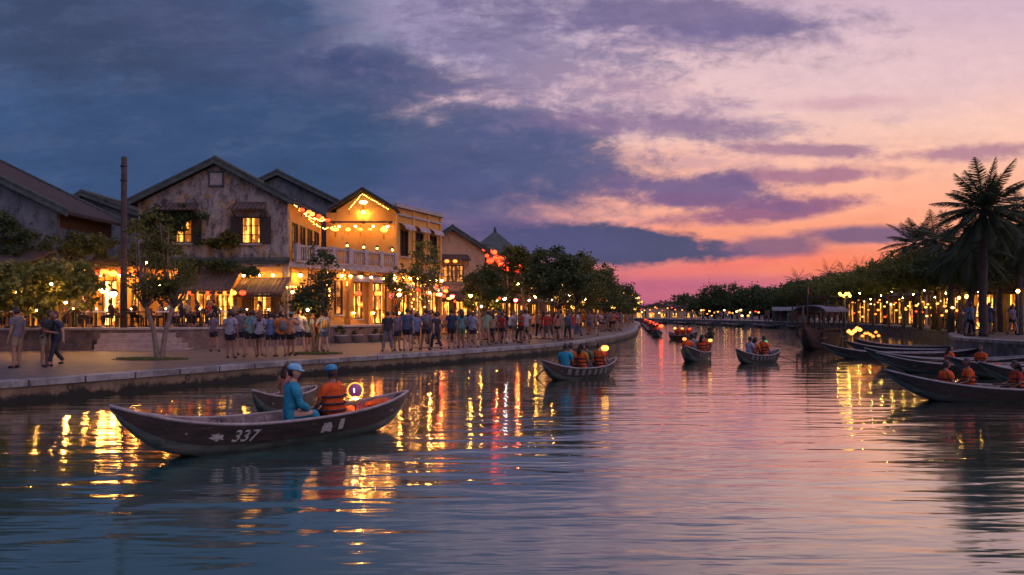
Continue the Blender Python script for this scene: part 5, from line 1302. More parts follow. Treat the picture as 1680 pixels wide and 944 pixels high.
# ------------------------------------------------------------------ trees
def crown_mesh(blobs, n, ls, seed, clump=26, spread=.34, hollow=.35, shrink=1):
    rr = random.Random(seed); vs = []; fs = []; tot = sum(b[3]*b[4]*b[5] for b in blobs); cl = []
    for b in blobs:
        k = max(3, int(clump*b[3]*b[4]*b[5]/tot*len(blobs)))
        for _ in range(k):
            while True:
                d = Vector((rr.uniform(-1, 1), rr.uniform(-1, 1), rr.uniform(-1, 1)))
                if hollow < d.length < 1: break
            c = Vector((b[0]+d.x*b[3], b[1]+d.y*b[4], b[2]+d.z*b[5])); cl.append((c, (b[3]*b[4]*b[5])**(1/3)*spread*rr.uniform(.5, 1.15)))
    per = max(1, n//len(cl))
    for c, s in cl:
        for _ in range(int(per*(s*s)/(sum(q[1]**2 for q in cl)/len(cl)))+1):
            p = c+Vector((rr.gauss(0, .5), rr.gauss(0, .5), rr.gauss(0, .38)))*s
            a = Vector((rr.gauss(0, 1), rr.gauss(0, 1), rr.gauss(0, .6)-.2)).normalized(); b_ = a.cross(Vector((rr.gauss(0, 1), rr.gauss(0, 1), rr.gauss(0, 1)))).normalized()
            l = ls*rr.uniform(.6, 1.3); w_ = l*rr.uniform(.28, .45); o = len(vs)
            vs += [p, p+a*l*.5+b_*w_, p+a*l, p+a*l*.5-b_*w_]; fs.append((o, o+1, o+2, o+3))
    g = MB(); g.add(vs, fs); return g, [c for c, s in cl]
def tree(loc, blobs, n, ls, label, seed=1, mat='leaf', th=2.0, tr=.12, bark='bark', group=None, clump=26, spread=.34, limbs=12, name='tree', forks=1, hollow=.35, lean=0):
    e = empty(name, loc, 0, label=label, cat='tree', group=group); rr = random.Random(seed+50)
    g, cl = crown_mesh(blobs, n, ls, seed, clump, spread, hollow)
    t = MB(); tops = []
    for k in range(forks):
        a = 2*PI*k/forks+.5; q = .25*(forks > 1)*th
        pts = [Vector((math.cos(a)*.06*(forks > 1), math.sin(a)*.06*(forks > 1), -.02)), Vector((math.cos(a)*q*.4+lean*.3, math.sin(a)*q*.3, th*.5)), Vector((math.cos(a)*q+lean, math.sin(a)*q*.6, th))]
        pts.insert(1, pts[0].lerp(pts[1], .15)); t.tube(pts, [tr*1.35, tr, tr*.82, tr*.62], 8); tops.append(pts[-1])
    rr.shuffle(cl)
    for c in cl[:limbs]:
        s0 = min(tops, key=lambda q: (q-c).length); m_ = s0.lerp(c, .5)+Vector((rr.uniform(-.2, .2), rr.uniform(-.2, .2), -.08*abs((c-s0).length)))
        t.tube([s0-Vector((0, 0, .15)), m_, c], [tr*.5, tr*.28, tr*.08], 5)
        for _ in range(2):
            q = m_.lerp(c, rr.uniform(.3, .9)); t.tube([q, q+Vector((rr.gauss(0, .35), rr.gauss(0, .35), rr.uniform(0, .5)))], [tr*.16, tr*.04], 4)
    t.build('trunk', M[bark], e); g.build('crown', M[mat], e); return e
# bushy tree at far left
p = at(84, 29.3, QL)
tree((p.x, p.y, QL), [(-.9, 0, 2.5, 1.3, 1.0, .8), (.3, .1, 3.05, 1.2, 1.0, .75), (1.15, 0, 2.3, .7, .8, .6), (-1.9, .3, 3.2, .9, .9, .7), (0, -.3, 2.1, .9, .8, .5), (-2.6, 0, 2.3, .9, .8, .7), (1.5, .4, 3.0, .6, .6, .4)], 9000, .20, 'bushy olive tree with a low spreading crown at far left', 3, 'leaf_y', 1.5, .14, clump=17, spread=.42, forks=2)
# climbing plants behind it, over the trellis and on the wall of the old house
def vine(loc, blobs, n, label, seed, mat='leaf_d', ls=.16):
    e = empty('climbing_vine', loc, 0, label=label, cat='vine'); g, cl = crown_mesh(blobs, n, ls, seed, 16, .4, .0); g.build('foliage', M[mat], e)
    t = MB(); b0 = blobs[0]
    for c in cl[:6]: t.tube([(b0[0], b0[1]+.1, b0[2]-b0[5]*1.2), ((b0[0]+c.x)/2, c.y+.1, c.z-.2), c], [.04, .03, .01], 5)
    t.build('stem', M['bark'], e); return e
vine((px2(150, 35.5), 35.6, 0), [(-1.5, 0, 5.3, 1.5, .8, .7), (.4, 0, 5.2, 1.4, .8, .6), (2.3, 0, 5.0, 1.3, .8, .5), (-3.3, 0, 5.6, 1.5, .8, .9), (3.4, .2, 4.7, .8, .6, .5)], 7000, 'dense creeper heaped over the trellis above the lit doorway', 5, 'leaf')
vine((px2(10, 33.8), 33.9, 0), [(-1, 0, 6.2, 1.6, .5, .7), (1.3, 0, 5.6, 1.0, .5, .6), (-.6, 0, 4.9, 1.4, .5, .5)], 2600, 'dark creeper on the gable wall at the far left edge', 6)
vine((px2(290, 39.0), 39.15, 0), [(-.8, 0, 7.0, 1.1, .28, .8), (.5, 0, 7.3, .9, .25, .55), (-1.1, 0, 5.9, .7, .25, .5), (1.1, 0, 6.2, .4, .25, .5)], 5000, 'dark creeper growing round the left upstairs window of the weathered house', 7)
vine((px2(375, 39.0), 39.15, 0), [(0, 0, 6.1, .55, .25, .45), (-.9, 0, 5.8, .5, .25, .3)], 1600, 'small green plant clinging to the wall left of the right hand shutters', 8, 'leaf')
vine((px2(340, 38.6), 38.7, 0), [(-1, 0, 4.75, 1.1, .35, .22), (1.0, -.1, 4.6, 1.0, .4, .26), (2.4, -.2, 4.3, .7, .4, .26), (-2.6, 0, 4.8, .9, .3, .2)], 3600, 'leafy fringe spilling along the ledge above the tiled porch', 9)
# sparse trees in their grass patches
def patch(px, py, rx, ry, label, seed):
    q = onz(px, py, QL); rr = random.Random(seed); g = MB(); vs = []; fs = []
    for _ in range(2600):
        a = rr.uniform(0, 2*PI); r = math.sqrt(rr.random()); x, y = r*math.cos(a)*rx*(1+.15*math.sin(3*a)), r*math.sin(a)*ry; h = rr.uniform(.03, .09); w_ = .012; b_ = rr.uniform(0, PI)
        o = len(vs); vs += [(x-w_*math.cos(b_), y-w_*math.sin(b_), 0), (x+w_*math.cos(b_), y+w_*math.sin(b_), 0), (x+rr.uniform(-.03, .03), y+rr.uniform(-.03, .03), h)]; fs.append((o, o+1, o+2))
    g.add(vs, fs); o = g.build('grass', M['grass']); o.location = (q.x, q.y, QL+.004); tag(o, label, 'grass', kind='stuff')
patch(247, 590, 1.15, .45, 'short green grass in the bed round the sparse tree', 1); patch(516, 581, 1.0, .4, 'short green grass in the bed round the leafy tree by the quay', 2)
for px, py, rx, ry in ((247, 590, 1.3, .55), (516, 581, 1.1, .5), (915, 556, 1.6, .9), (703, 571, .8, .5)):
    q = onz(px, py, QL); g = MB(); g.lathe([(1.0, 0), (1.0, .012)], 20, (0, 0, 0)); o = g.build('tree_bed', pm('soil', (.07, .05, .035), .95, .4, 8)); o.location = (q.x, q.y, QL-.002); o.scale = (rx, ry, 1); tag(o, kind='structure')
q = onz(262, 589, QL)
tree((q.x, q.y, QL), [(0, 0, 3.0, .95, .8, 1.2), (-.3, 0, 4.3, .7, .6, .8), (.55, 0, 2.6, .55, .5, .6), (-.7, 0, 2.7, .5, .5, .5)], 2600, .14, 'sparse leggy tree with thin foliage standing in a grass bed on the promenade', 11, 'leaf', 1.9, .10, 'bark_pale', clump=15, spread=.36, limbs=34, forks=2)
q = onz(519, 578, QL)
tree((q.x, q.y, QL), [(-.2, 0, 2.1, .95, .8, .55), (.3, 0, 2.9, .6, .5, .6), (.1, 0, 3.9, .55, .5, .5), (-.6, 0, 1.8, .5, .5, .4), (.5, 0, 3.5, .4, .4, .4)], 3400, .13, 'small leafy tree behind the row of people at the quay', 12, 'leaf_d', 1.25, .08, clump=17, spread=.38, limbs=16, forks=2)
q = at(700, 40.5, QL)
tree((q.x, q.y, QL), [(0, 0, 4.0, 1.0, .9, .9), (.1, 0, 5.0, .8, .7, .7), (-.5, 0, 3.0, .6, .6, .5), (.5, 0, 3.1, .6, .6, .5)], 1900, .15, 'thin airy tree wound with fairy lights before the yellow wing', 13, 'leaf_y', 2.2, .08, 'bark_pale', clump=14, spread=.36, limbs=26)
q = at(650, 41.5, QL)
tree((q.x, q.y, QL), [(0, 0, 3.2, .7, .6, .8), (.2, 0, 4.1, .5, .5, .5)], 1100, .14, 'slender young tree by the first pilaster of the yellow wing', 14, 'leaf', 1.6, .06, clump=12, limbs=14)
q = at(795, 46.5, QL)
tree((q.x, q.y, QL), [(0, 0, 3.2, 1.3, 1.2, 1.1), (-.5, 0, 2.5, 1.0, .9, .7), (.5, 0, 2.4, 1.0, .9, .7), (.1, 0, 4.0, .8, .8, .6)], 7000, .17, 'round dark bush shaped tree before the peach house', 15, 'leaf_d', 1.4, .12, clump=15, spread=.42)
q = at(862, 53, QL)
tree((q.x, q.y, QL), [(0, 0, 5.6, 1.6, 1.3, 1.1), (-.8, 0, 4.2, 1.3, 1, 1.1), (1.0, 0, 4.3, 1.3, 1, 1.0), (0, 0, 2.9, 1.2, 1, .7)], 6500, .2, 'tall open crowned tree with pale feathery top right of the lantern cluster', 16, 'leaf', 2.2, .15, 'bark_pale', clump=17, spread=.33, limbs=26)
q = onz(916, 556, QL)
tree((q.x, q.y, QL), [(-.7, 0, 4.7, 1.3, 1.1, .8), (.5, 0, 4.9, 1.3, 1.1, .75), (.1, .2, 3.6, 2.1, 1.5, .8), (-1.1, 0, 3.1, 1.1, 1.0, .6), (1.4, 0, 3.6, 1.0, .9, .7)], 11000, .17, 'broad dense dark tree on the quay with a clear trunk', 17, 'leaf_d', 2.0, .13, clump=17, spread=.36)
for i, (px, Y, ht, w_) in enumerate([(945, 57, 6.6, 2.4), (966, 66, 6.7, 2.5), (985, 75, 6.4, 2.6), (999, 86, 6.0, 2.6), (1009, 98, 5.7, 2.7), (1016, 112, 5.6, 3.0), (1024, 130, 5.6, 3.2)]):
    q = at(px, Y, QL); tree((q.x, q.y, QL), [(-.5*w_*.6, 0, ht*.62, w_*.8, w_*.8, ht*.2), (.4*w_, 0, ht*.66, w_*.75, w_*.7, ht*.2), (0, 0, ht*.82, w_*.8, w_*.8, ht*.17), (0, 0, ht*.45, w_, w_, ht*.14)], 4200, .2+i*.02, 'dark leafy tree, %s beyond the broad quay tree on the left bank' % ord_(i), 30+i, 'leaf_d' if i % 2 else 'leaf', ht*.36, .16, group='trees curving along the left bank', clump=16, spread=.40, limbs=7)

# ------------------------------------------------------------------ palms and the right bank
def palm(loc, H_, cr, label, seed, nf=26, group=None, tr=.2, droop=1.0, mat='frond', lean=0, lf=26):
    e = empty('palm_tree', loc, 0, label=label, cat='palm tree', group=group); rr = random.Random(seed); t = MB()
    n = 30; pts = [(lean*(i/n)**2+.04*math.sin(i*.47), 0, H_*i/n) for i in range(n+1)]; t.tube(pts, [tr*(1.25 if i == 0 else 1-.3*i/n)+(.022 if i % 2 else 0) for i in range(n+1)], 9); t.build('trunk', M['palm_bark'], e)
    top = Vector(pts[-1]); vs = []; fs = []; g = MB()
    for k in range(nf):
        az = 2*PI*k*.618+rr.uniform(-.2, .2); el = math.radians(82-(118 if nf < 34 else 146)*((k+.5)/nf)**.85*droop)+rr.uniform(-.1, .1); L = cr*rr.uniform(.85, 1.12)
        d = Vector((math.cos(az)*math.cos(el), math.sin(az)*math.cos(el), math.sin(el))); p = top.copy(); rach = [p.copy()]
        m_ = 9; v = d.copy()
        for j in range(m_): v = (v+Vector((0, 0, -.10*droop))).normalized(); p = p+v*L/m_; rach.append(p.copy())
        g.tube(rach, [.035*(1-j/(m_+1)) for j in range(m_+1)], 4)
        sd = Vector((-math.sin(az), math.cos(az), 0))
        for j in range(lf):
            u = .16+.84*j/(lf-1); q = u*m_; i0 = min(int(q), m_-1); b_ = rach[i0].lerp(rach[i0+1], q-i0); fw = (rach[i0+1]-rach[i0]).normalized()
            ll = cr*.25*(math.sin(PI*min(1, u*.85+.12))**.7)
            for s in (-1, 1):
                dd = (sd*s*.8+fw*.75+Vector((0, 0, -.35+rr.uniform(-.15, .15)))).normalized(); o = len(vs); w_ = fw*.013*cr*.5
                vs += [b_-w_, b_+w_, b_+dd*ll*.6+w_*.8+Vector((0, 0, -.02)), b_+dd*ll+Vector((0, 0, -.09*ll))]; fs.append((o, o+1, o+2, o+3))
    g.add(vs, fs); g.build('crown', M[mat], e); return e
q = at(1613, 36.5, QR); palm((q.x, q.y, QR), zat(347, 36.5)-QR, 2.6, 'tall palm with a thick trunk and a full crown against the sunset at right', 1, 46, tr=.19, lf=72, droop=.9)
for i, (px, Y, pyc, cr, dr, lab) in enumerate([(1593, 39.5, 415, 2.3, 1.3, 'drooping palm just left of the tall palm trunk'), (1560, 44, 405, 2.4, 1.3, 'palm with hanging fronds, second left of the tall palm'), (1672, 40, 372, 2.6, 1.2, 'palm at the right edge of the picture'), (1640, 46, 400, 2.6, 1.2, 'palm just right of the tall palm, half hidden behind it'), (1532, 52, 398, 2.4, 1.1, 'palm between the raised palm and the hanging ones'), (1500, 60, 402, 2.8, 1.0, 'palm with raised fronds left in the right bank row')]):
    q = at(px, Y, QR); palm((q.x, q.y, QR), zat(pyc, Y)-QR, cr, lab, 10+i, 36, tr=.17, droop=dr, lf=52)
for i, (px, Y, pyc, cr) in enumerate([(1308, 118, 462, 2.8), (1358, 105, 450, 2.4), (1384, 100, 450, 2.4), (1408, 92, 446, 2.2), (1436, 84, 444, 2.2), (1452, 78, 440, 2.0), (1482, 70, 416, 2.2)]):
    q = at(px, Y, QR); palm((q.x, q.y, QR), zat(pyc, Y)-QR, cr, 'far palm crown, %s from the left above the right bank tree line' % ord_(i), 30+i, 20, 'far palms on the right bank', lf=14)
wl_ = [(px, Y, top, w_, mt) for px, Y, top, w_, mt in [(1300, 104, 466, 4.2, 'leaf_d'), (1325, 98, 460, 4.2, 'leaf'), (1352, 92, 452, 4.0, 'leaf_d'), (1368, 84, 448, 3.6, 'leaf'), (1386, 76, 446, 3.6, 'leaf_y'), (1405, 70, 444, 3.6, 'leaf_y'), (1432, 66, 438, 3.4, 'leaf_y'), (1458, 60, 426, 3.2, 'leaf_y'), (1482, 56, 414, 3.2, 'leaf_y'), (1510, 52, 410, 3.2, 'leaf'), (1540, 50, 408, 3.4, 'leaf'), (1575, 47, 402, 3.2, 'leaf_d'), (1632, 45, 388, 3.6, 'leaf_d'), (1672, 46, 378, 3.8, 'leaf'), (1600, 52, 398, 3.6, 'leaf_d')]]
for i, (px, Y, py, w_, mt) in enumerate(wl_):
    q = at(px, Y, QR); H_ = zat(py, Y)-QR; b_ = H_*.5
    tree((q.x, q.y, QR), [(0, 0, H_*.82, w_*.62, w_*.6, H_*.18), (-w_*.45, 0, H_*.72, w_*.55, w_*.6, H_*.18), (w_*.45, 0, H_*.7, w_*.55, w_*.6, H_*.18), (0, -.4, H_*.62, w_*.7, w_*.6, H_*.12)], 5000, .22, 'leafy promenade tree, %s from the left in the right bank row' % ord_(i), 60+i, mt, b_, .13, clump=20, spread=.36, limbs=9, group='leafy trees of the right bank')
# far tree line across the bend
for i in range(22):
    px = 1152+i*11.5+RND.uniform(-3, 3); Y = 165-i*2.4; py = 474-i*1.15-((i % 5)*2.0)-5*math.sin(i*.5)+(6 if i < 2 else 0)
    q = at(px, Y+8, QR); H_ = zat(py, Y)-QR; w_ = 4.2+RND.uniform(-.5, 1)
    tree((q.x, q.y, QR-.4), [(0, 0, H_*.62, w_*.8, w_*.7, H_*.36), (-w_*.5, 0, H_*.42, w_*.6, w_*.6, H_*.3), (w_*.5, 0, H_*.4, w_*.6, w_*.6, H_*.3)], 2600, .42, 'dark tree, %s from the left in the wood across the river bend' % ord_(i), 90+i, 'leaf_d', H_*.3, .25, clump=18, spread=.36, limbs=5, group='trees across the river bend')
for i, (px, Y, w_, h_) in enumerate([(1062, 330, 22, 3.6), (1095, 300, 20, 4.5), (1118, 290, 18, 5.8), (1140, 300, 20, 6.5), (1045, 340, 20, 3.2)]):
    q = at(px, Y, .4); tree((q.x, q.y, .4), [(0, 0, h_, w_*.35, w_*.3, h_*.5), (-w_*.25, 0, h_*.7, w_*.25, w_*.25, h_*.4), (w_*.25, 0, h_*.75, w_*.25, w_*.25, h_*.4)], 1400, .9, 'low distant tree clump, %s behind the lights at the head of the river' % ord_(i), 130+i, 'leaf_d', h_*.4, .4, clump=14, limbs=3, group='distant tree clumps')
# right bank shops
def arcade(px0, Y0, px1, Y1, ez, label, n, pane, mt='peach', lab2=None):
    a = at(px0, Y0); b_ = at(px1, Y1); L = (b_-a).length; an = math.atan2(b_.y-a.y, b_.x-a.x); e = empty('riverside_cafe', (a.x, a.y, 0), an, label=label, cat='cafe'); gw = L/n
    go = [(k*gw+.3, (k+1)*gw-.3, QR+.05, QR+2.5) for k in range(n)]
    g = MB(); wall(g, L, QR-.1, ez, go); g.box(0, L, 3, 3.3, QR-.1, ez); g.box(0, .28, .28, 3, QR-.1, ez); g.box(L-.28, L, .28, 3, QR-.1, ez); g.build('wall', M[mt], e)
    for q in go: window(e, *q, pane=pane, rows=3, bars=3, sill=False, frame=M['wood2'], name='door')
    g = MB(); g.hexa([(-.4, -1.6, ez-.5), (L+.4, -1.6, ez-.5), (L+.4, 1.6, ez+1.0), (-.4, 1.6, ez+1.0), (-.4, -1.6, ez-.38), (L+.4, -1.6, ez-.38), (L+.4, 1.6, ez+1.12), (-.4, 1.6, ez+1.12)]); g.hexa([(-.4, 1.6, ez+1.0), (L+.4, 1.6, ez+1.0), (L+.4, 4, ez-.1), (-.4, 4, ez-.1), (-.4, 1.6, ez+1.12), (L+.4, 1.6, ez+1.12), (L+.4, 4, ez+.02), (-.4, 4, ez+.02)]); g.build('roof', M['tile'], e)
    for k in range(n+1): g = MB(); x = min(max(k*gw, .1), L-.1); g.box(x-.09, x+.09, -1.45, -1.27, QR, ez-.45); g.build('post', M['peach'], e)
    return e
arcade(1540, 62, 1720, 46, 4.2, 'long low cafe with glowing bays behind the tall palm on the right bank', 8, 'pane')
arcade(1390, 96, 1545, 70, 4.3, 'long low lit arcade behind the leafy trees on the right bank', 10, 'pane')
h = shophouse(0, 50, 8, 7, 5.6, 7.6, -.6, M['peach'], 'two storey house with a pale roof at the right edge behind the palms', x=31.0, ridge='x', win='pane_d')
h.location.z = .4
sb = empty('market_shelter', at(1266, 112, QR), -.3, label='long low pale roofed shelter on the far bank below the palms', cat='shelter')
sb.scale = (.42, 1, .9)
g = MB(); g.hexa([(0, -1.6, 1.7), (12, -1.6, 1.7), (12, 0, 2.3), (0, 0, 2.3), (0, -1.6, 1.8), (12, -1.6, 1.8), (12, 0, 2.4), (0, 0, 2.4)]); g.build('roof', M['dim'], sb)
g = MB(); [g.box(x-.06, x+.06, -1.5, -1.38, -.1, 1.7) for x in (.3, 3, 6, 9, 11.7)]; g.split('post', M['wood2'], sb); g = MB(); g.box(.2, 11.8, -.2, 0, -.1, 2.2); g.build('back_wall', M['dim'], sb)
# right bank lamps
for i in range(34):
    px = 1398+i*5.2+RND.uniform(-2, 2); Y = 78-i*1.0+RND.uniform(-3, 3); z = zat(RND.uniform(490, 506), Y)
    lantern((px2(px, Y), Y, z), RND.choice(('yellow', 'yellow', 'warmwhite', 'orange')), RND.uniform(.07, .13), 'round', 'small warm lantern strung between the right bank trees', 'lanterns strung between the right bank trees', tassel=False)
for i in range(26):
    px = 1400+i*8.5+RND.uniform(-3, 3); Y = 70-i*1.1; z = zat(RND.uniform(508, 522), Y)
    lantern((px2(px, Y), Y, z), RND.choice(('yellow', 'red', 'orange')), RND.uniform(.10, .15), 'round', 'tiny lantern low among the crowd on the right bank', 'tiny lanterns low on the right bank', tassel=False)
for i, (px, Y, py, r) in enumerate([(1573, 41, 489, .10), (1586, 44, 487, .13), (1670, 39, 478, .11), (1556, 47, 492, .10), (1530, 52, 488, .10)]):
    e = empty('street_lamp', at(px, Y, QR), 0, label='globe street lamp on the right bank, %s of five around the tall palm' % ord_(i), cat='street lamp', group='globe lamps on the right bank')
    zz = zat(py, Y)-QR; g = MB(); g.tube([(0, 0, 0), (0, 0, .3), (0, 0, zz-r)], [.09, .05, .04], 8); g.build('pole', M['iron'], e)
    o = bpy.data.objects.new('globe', bulb_mesh((1, .46, .10), 14, r)); COL.objects.link(o); o.parent = e; o.location = (0, 0, zz)
e = empty('street_lamp', at(1386, 47, .0), 0, label='tall post with a cluster of yellow flower shaped lamps by the cabin boat', cat='street lamp'); zz = zat(487, 47)
g = MB(); g.tube([(0, 0, -.9), (0, 0, zz)], .06, 8)
for k in range(6): a = k*PI/3; g.tube([(0, 0, zz-.3), (.3*math.cos(a), .2*math.sin(a), zz+.05+.1*(k % 2))], .015, 4)
g.build('pole', M['wood2'], e)
for k in range(6): a = k*PI/3; o = bpy.data.objects.new('bulb', bulb_mesh((1, .62, .06), 9, .10)); COL.objects.link(o); o.parent = e; o.location = (.32*math.cos(a), .2*math.sin(a), zz+.05+.14*(k % 2))
for i in range(12):
    px = 1393+i*4.4; Y = 40+RND.uniform(-1, 1); lantern((px2(px, Y), Y, zat(549-(6 if i < 5 else 0)+RND.uniform(-4, 4), Y)), 'yellow' if i < 5 else 'orange', .14 if i < 5 else .1, 'garlic', 'small flower lantern on the moored boats behind the cabin boat', 'flower lanterns on the moored boats', tassel=False, cord=.05)
# head of the river
for i in range(46):
    px = 1036+i*4.6+RND.uniform(-3, 3); Y = 172+RND.uniform(-3, 40) if px < 1150 else 168-(px-1150)*.38; py = RND.uniform(503, 516) if px < 1150 else RND.uniform(509, 520)
    lantern((px2(px, Y), Y, zat(py, Y)), RND.choice(('yellow', 'orange', 'warmwhite', 'red')), RND.uniform(.18, .30), 'round', 'distant lantern at the head of the river', 'distant lanterns at the head of the river', tassel=False, cord=.2)
for i in range(9):
    px = 1040+i*13; Y = 205+15*(i % 3); e = empty('distant_house', (px2(px, Y), Y, .4), RND.uniform(-.2, .2), label='tiny distant house, %s from the left at the head of the river' % ord_(i), cat='house', group='distant houses at the head of the river'); hh_ = RND.uniform(2.2, 3.6)
    g = MB(); g.box(-3.2, 3.2, 0, 5, 0, hh_); g.build('wall', M['peach'], e); g = MB(); g.prism_y([(-3.7, hh_), (3.7, hh_), (0, hh_+1.3)], -.4, 5.4); g.build('roof', M['tile'], e)
    p_ = MB(); p_.box(-2.4, -1.0, -.03, -.005, .6, 1.8); p_.build('window', M['pane'], e); p_ = MB(); p_.box(.8, 2.2, -.03, -.005, .6, 1.8); p_.build('window', M['pane'], e)
# lanterns on the boats
lantern(in_boat(m1, .95, -.25, 1.0), 'yellow', .14, 'round', 'big glowing yellow lantern held up on the boat near the left quay', cord=.1)
lantern(in_boat(m2, -1.25, .2, .95), 'orange', .10, 'round', 'orange lantern at the left of the end-on boat', cord=.1); lantern(in_boat(m2, .4, -.5, .85), 'yellow', .10, 'round', 'dull yellow lantern at the right of the end-on boat', cord=.1)
LM['green'] = em('green_lantern', (.03, .6, .22), .9); lantern(p3(.75, .1, .95), 'green', .10, 'round', 'green lantern beside the orange vest in the oar boat', cord=.1)
for k in range(3): lantern(in_boat(m4, -1.1+k*.9, .2, .9), ['red', 'orange', 'yellow'][k], .12, 'round', '%s lantern on the boat beyond the mid river pair' % ['red', 'orange', 'yellow'][k], cord=.1)
for k in range(7):
    Y = 66+k*11; x = 11.8+(Y-66)*.16+1.3; lantern((x+.2, Y-.8, .95), 'red' if k % 3 else 'deep', .22, 'round', 'red lantern on the %s nearest of the far boats off the left quay' % ord_(k), 'red lanterns on the far boats', tassel=False, cord=.1)
# the purple hoop lantern on boat 337
pl_ = Vector((px2(583, 12.75), 12.75, zat(641, 12.75)))
e = empty('hoop_lantern', pl_, 0, label='round purple lantern with a glowing yellow rim beside the man in orange', cat='lantern')
g = MB(); g.lathe([(.03, -.118), (.07, -.10), (.105, -.06), (.12, 0), (.105, .06), (.07, .1), (.03, .118)], 18); 
pmz = pm('purple_silk', (.12, .04, .12), .5, .15, 9); m_, t_2, b_2 = newmat('purple_lantern_silk'); put(t_2, b_2.inputs['Base Color'], (.16, .05, .14)); put(t_2, b_2.inputs['Emission Color'], (.30, .06, .22)); b_2.inputs['Emission Strength'].default_value = .35; b_2.inputs['Roughness'].default_value = .4
g.build('shade', m_, e)
g = MB(); g.tube([(.135*math.cos(a), -.01, .135*math.sin(a)) for a in [2*PI*k/24 for k in range(25)]], .007, 6, False); g.build('rim', em('yellow_rim', (1, .55, .06), 2.2), e)
g = MB(); g.lathe([(.04, -.155), (.058, -.14), (.04, -.122)], 12); g.build('lit_base', em('candle_glow', (1, .50, .11), 34), e)
g = MB(); g.tube([(0, 0, -.16), (0, .0, -.38)], .012, 6); g.build('stand', M['iron'], e)
g = MB(); g.tube([(.008, -.121, -.02), (0, -.124, .045)], [.006, .009], 6); g.build('flame_slot', em('flame', (1, .85, .7), 6), e)

for i, (px, Y, z, lab) in enumerate([(60, 29.0, 2.2, 'in the low crown of the bushy tree, left side'), (108, 28.9, 2.5, 'in the right side of the bushy tree crown'), (84, 28.2, 3.2, 'on the front of the bushy tree crown'), (28, 29.2, 2.9, 'at the left tip of the bushy tree'), (132, 32, 3.9, 'between the bushy tree and the trellis'), (262, 25.9, 3.1, 'among the twigs of the sparse tree'), (240, 33.5, 4.4, 'behind the sparse tree at the trellis end'), (505, 28.6, 2.2, 'inside the small leafy tree by the quay'), (790, 45.0, 2.5, 'under the round bush tree'), (815, 46.2, 2.9, 'at the right of the round bush tree'), (868, 51.5, 3.0, 'under the feathery topped tree'), (850, 52.5, 4.2, 'halfway up the feathery topped tree'), (905, 45.0, 2.9, 'under the left of the broad quay tree'), (935, 46.4, 3.2, 'under the right of the broad quay tree'), (960, 60, 3.2, 'under the trees past the broad quay tree'), (985, 70, 3.1, 'further along under the row of quay trees'), (705, 40.0, 3.2, 'in the airy tree before the wing'), (655, 41.0, 3.4, 'in the slender tree by the first pilaster')]):
    lamp((px2(px, Y), Y, z), WARM, 650, .05, 'added warm fill bulb %s' % lab, 'added fill bulbs in the left bank trees', h=.15)  # fill lights added in and under the crowns to warm the foliage
for i in range(14):
    px = 1365+i*17; Y = 62-i*1.1; lamp((px2(px, Y), Y-1.2, 3.2+.25*(i % 3)), (1, .56, .1), 420, .04, 'added yellow fill bulb under the right bank trees, %s from the left' % ord_(i), 'added fill bulbs below the right bank trees', h=.2)  # added fill, brightens the right bank foliage from below
# gear in the 337 boat
e = empty('bucket', in_boat(b1_, -1.0, .18, .14), 0, label='small grey bailing bucket in the bow half of the 337 boat', cat='bucket'); g = MB(); g.lathe([(.085, 0), (.11, .2), (.115, .205), (.10, .195), (.08, .02)], 14); g.build('pail', cloth((.2, .22, .25)), e); g = MB(); g.tube([(.11*math.cos(a), 0, .2+.09*math.sin(a)) for a in [PI*k/8 for k in range(9)]], .005, 4); g.build('handle', M['iron'], e)
g = MB(); g.tube([(.13*(1-.1*(k//12))*math.cos(k*PI/6), .13*(1-.1*(k//12))*math.sin(k*PI/6), .012+.02*(k//12)) for k in range(40)], .014, 5); o = g.build('rope_coil', M['pole']); o.location = in_boat(b1_, -.65, -.1, .05); tag(o, 'coil of worn rope on the floor boards of the 337 boat', 'rope')
for k, (x, c, w_) in enumerate([(-1.25, (.16, .15, .17), .2), (.05, (.10, .16, .22), .3), (-.75, (.22, .14, .13), .2)]):
    o = lump('folded_mat', None, in_boat(b1_, x, .12 if k else -.05, .17), .26, w_, .08, cloth(c), 20+k, ['grey', 'blue', 'reddish'][k]+' folded mat lying among the thwarts of the 337 boat', 'mat'); o.rotation_euler.z = hd+.3*k
# mooring rings and ropes
for i, (px, py) in enumerate([(120, 0), (330, 0), (560, 0), (760, 0), (905, 0)]):
    k = (px-840)/FPX; q = min(LS, key=lambda p_: abs(p_.x-k*p_.y)); j = LS.index(q); tt = (LS[min(j+1, len(LS)-1)]-LS[j-1]).normalized(); nn_ = Vector((tt.y, -tt.x))
    g = MB(); c_ = Vector((q.x, q.y, .28))+Vector((nn_.x, nn_.y, 0))*.03
    g.tube([c_+Vector((tt.x*.07*math.cos(a), tt.y*.07*math.cos(a), .07*math.sin(a))) for a in [2*PI*k_/12 for k_ in range(13)]], .012, 5, False); tag(g.build('mooring_ring', M['iron']), 'iron mooring ring on the left quay wall, %s from the left' % ord_(i), 'mooring ring', 'mooring rings on the left quay')
def rope(p, q, label, sag=.15, group='mooring ropes'):
    p, q = Vector(p), Vector(q); g = MB(); g.tube([p.lerp(q, i/10)-Vector((0, 0, sag*4*(i/10)*(1-i/10))) for i in range(11)], .013, 5); tag(g.build('rope', M['pole']), label, 'rope', group)
for i, (r_, H_) in enumerate([(rbo[0], H6), (rbo[1], H6), (rbo[2], H6), (rbo[3], H6)]):
    a = in_boat(r_, 2.9, 0, .75); rope(a, (lerp_edge(RS, a.y+.6, .2), a.y+.6, QR+.02), 'slack rope tying the %s moored boat to the stone quay' % ['second', 'third', 'fourth', 'fifth'][i])
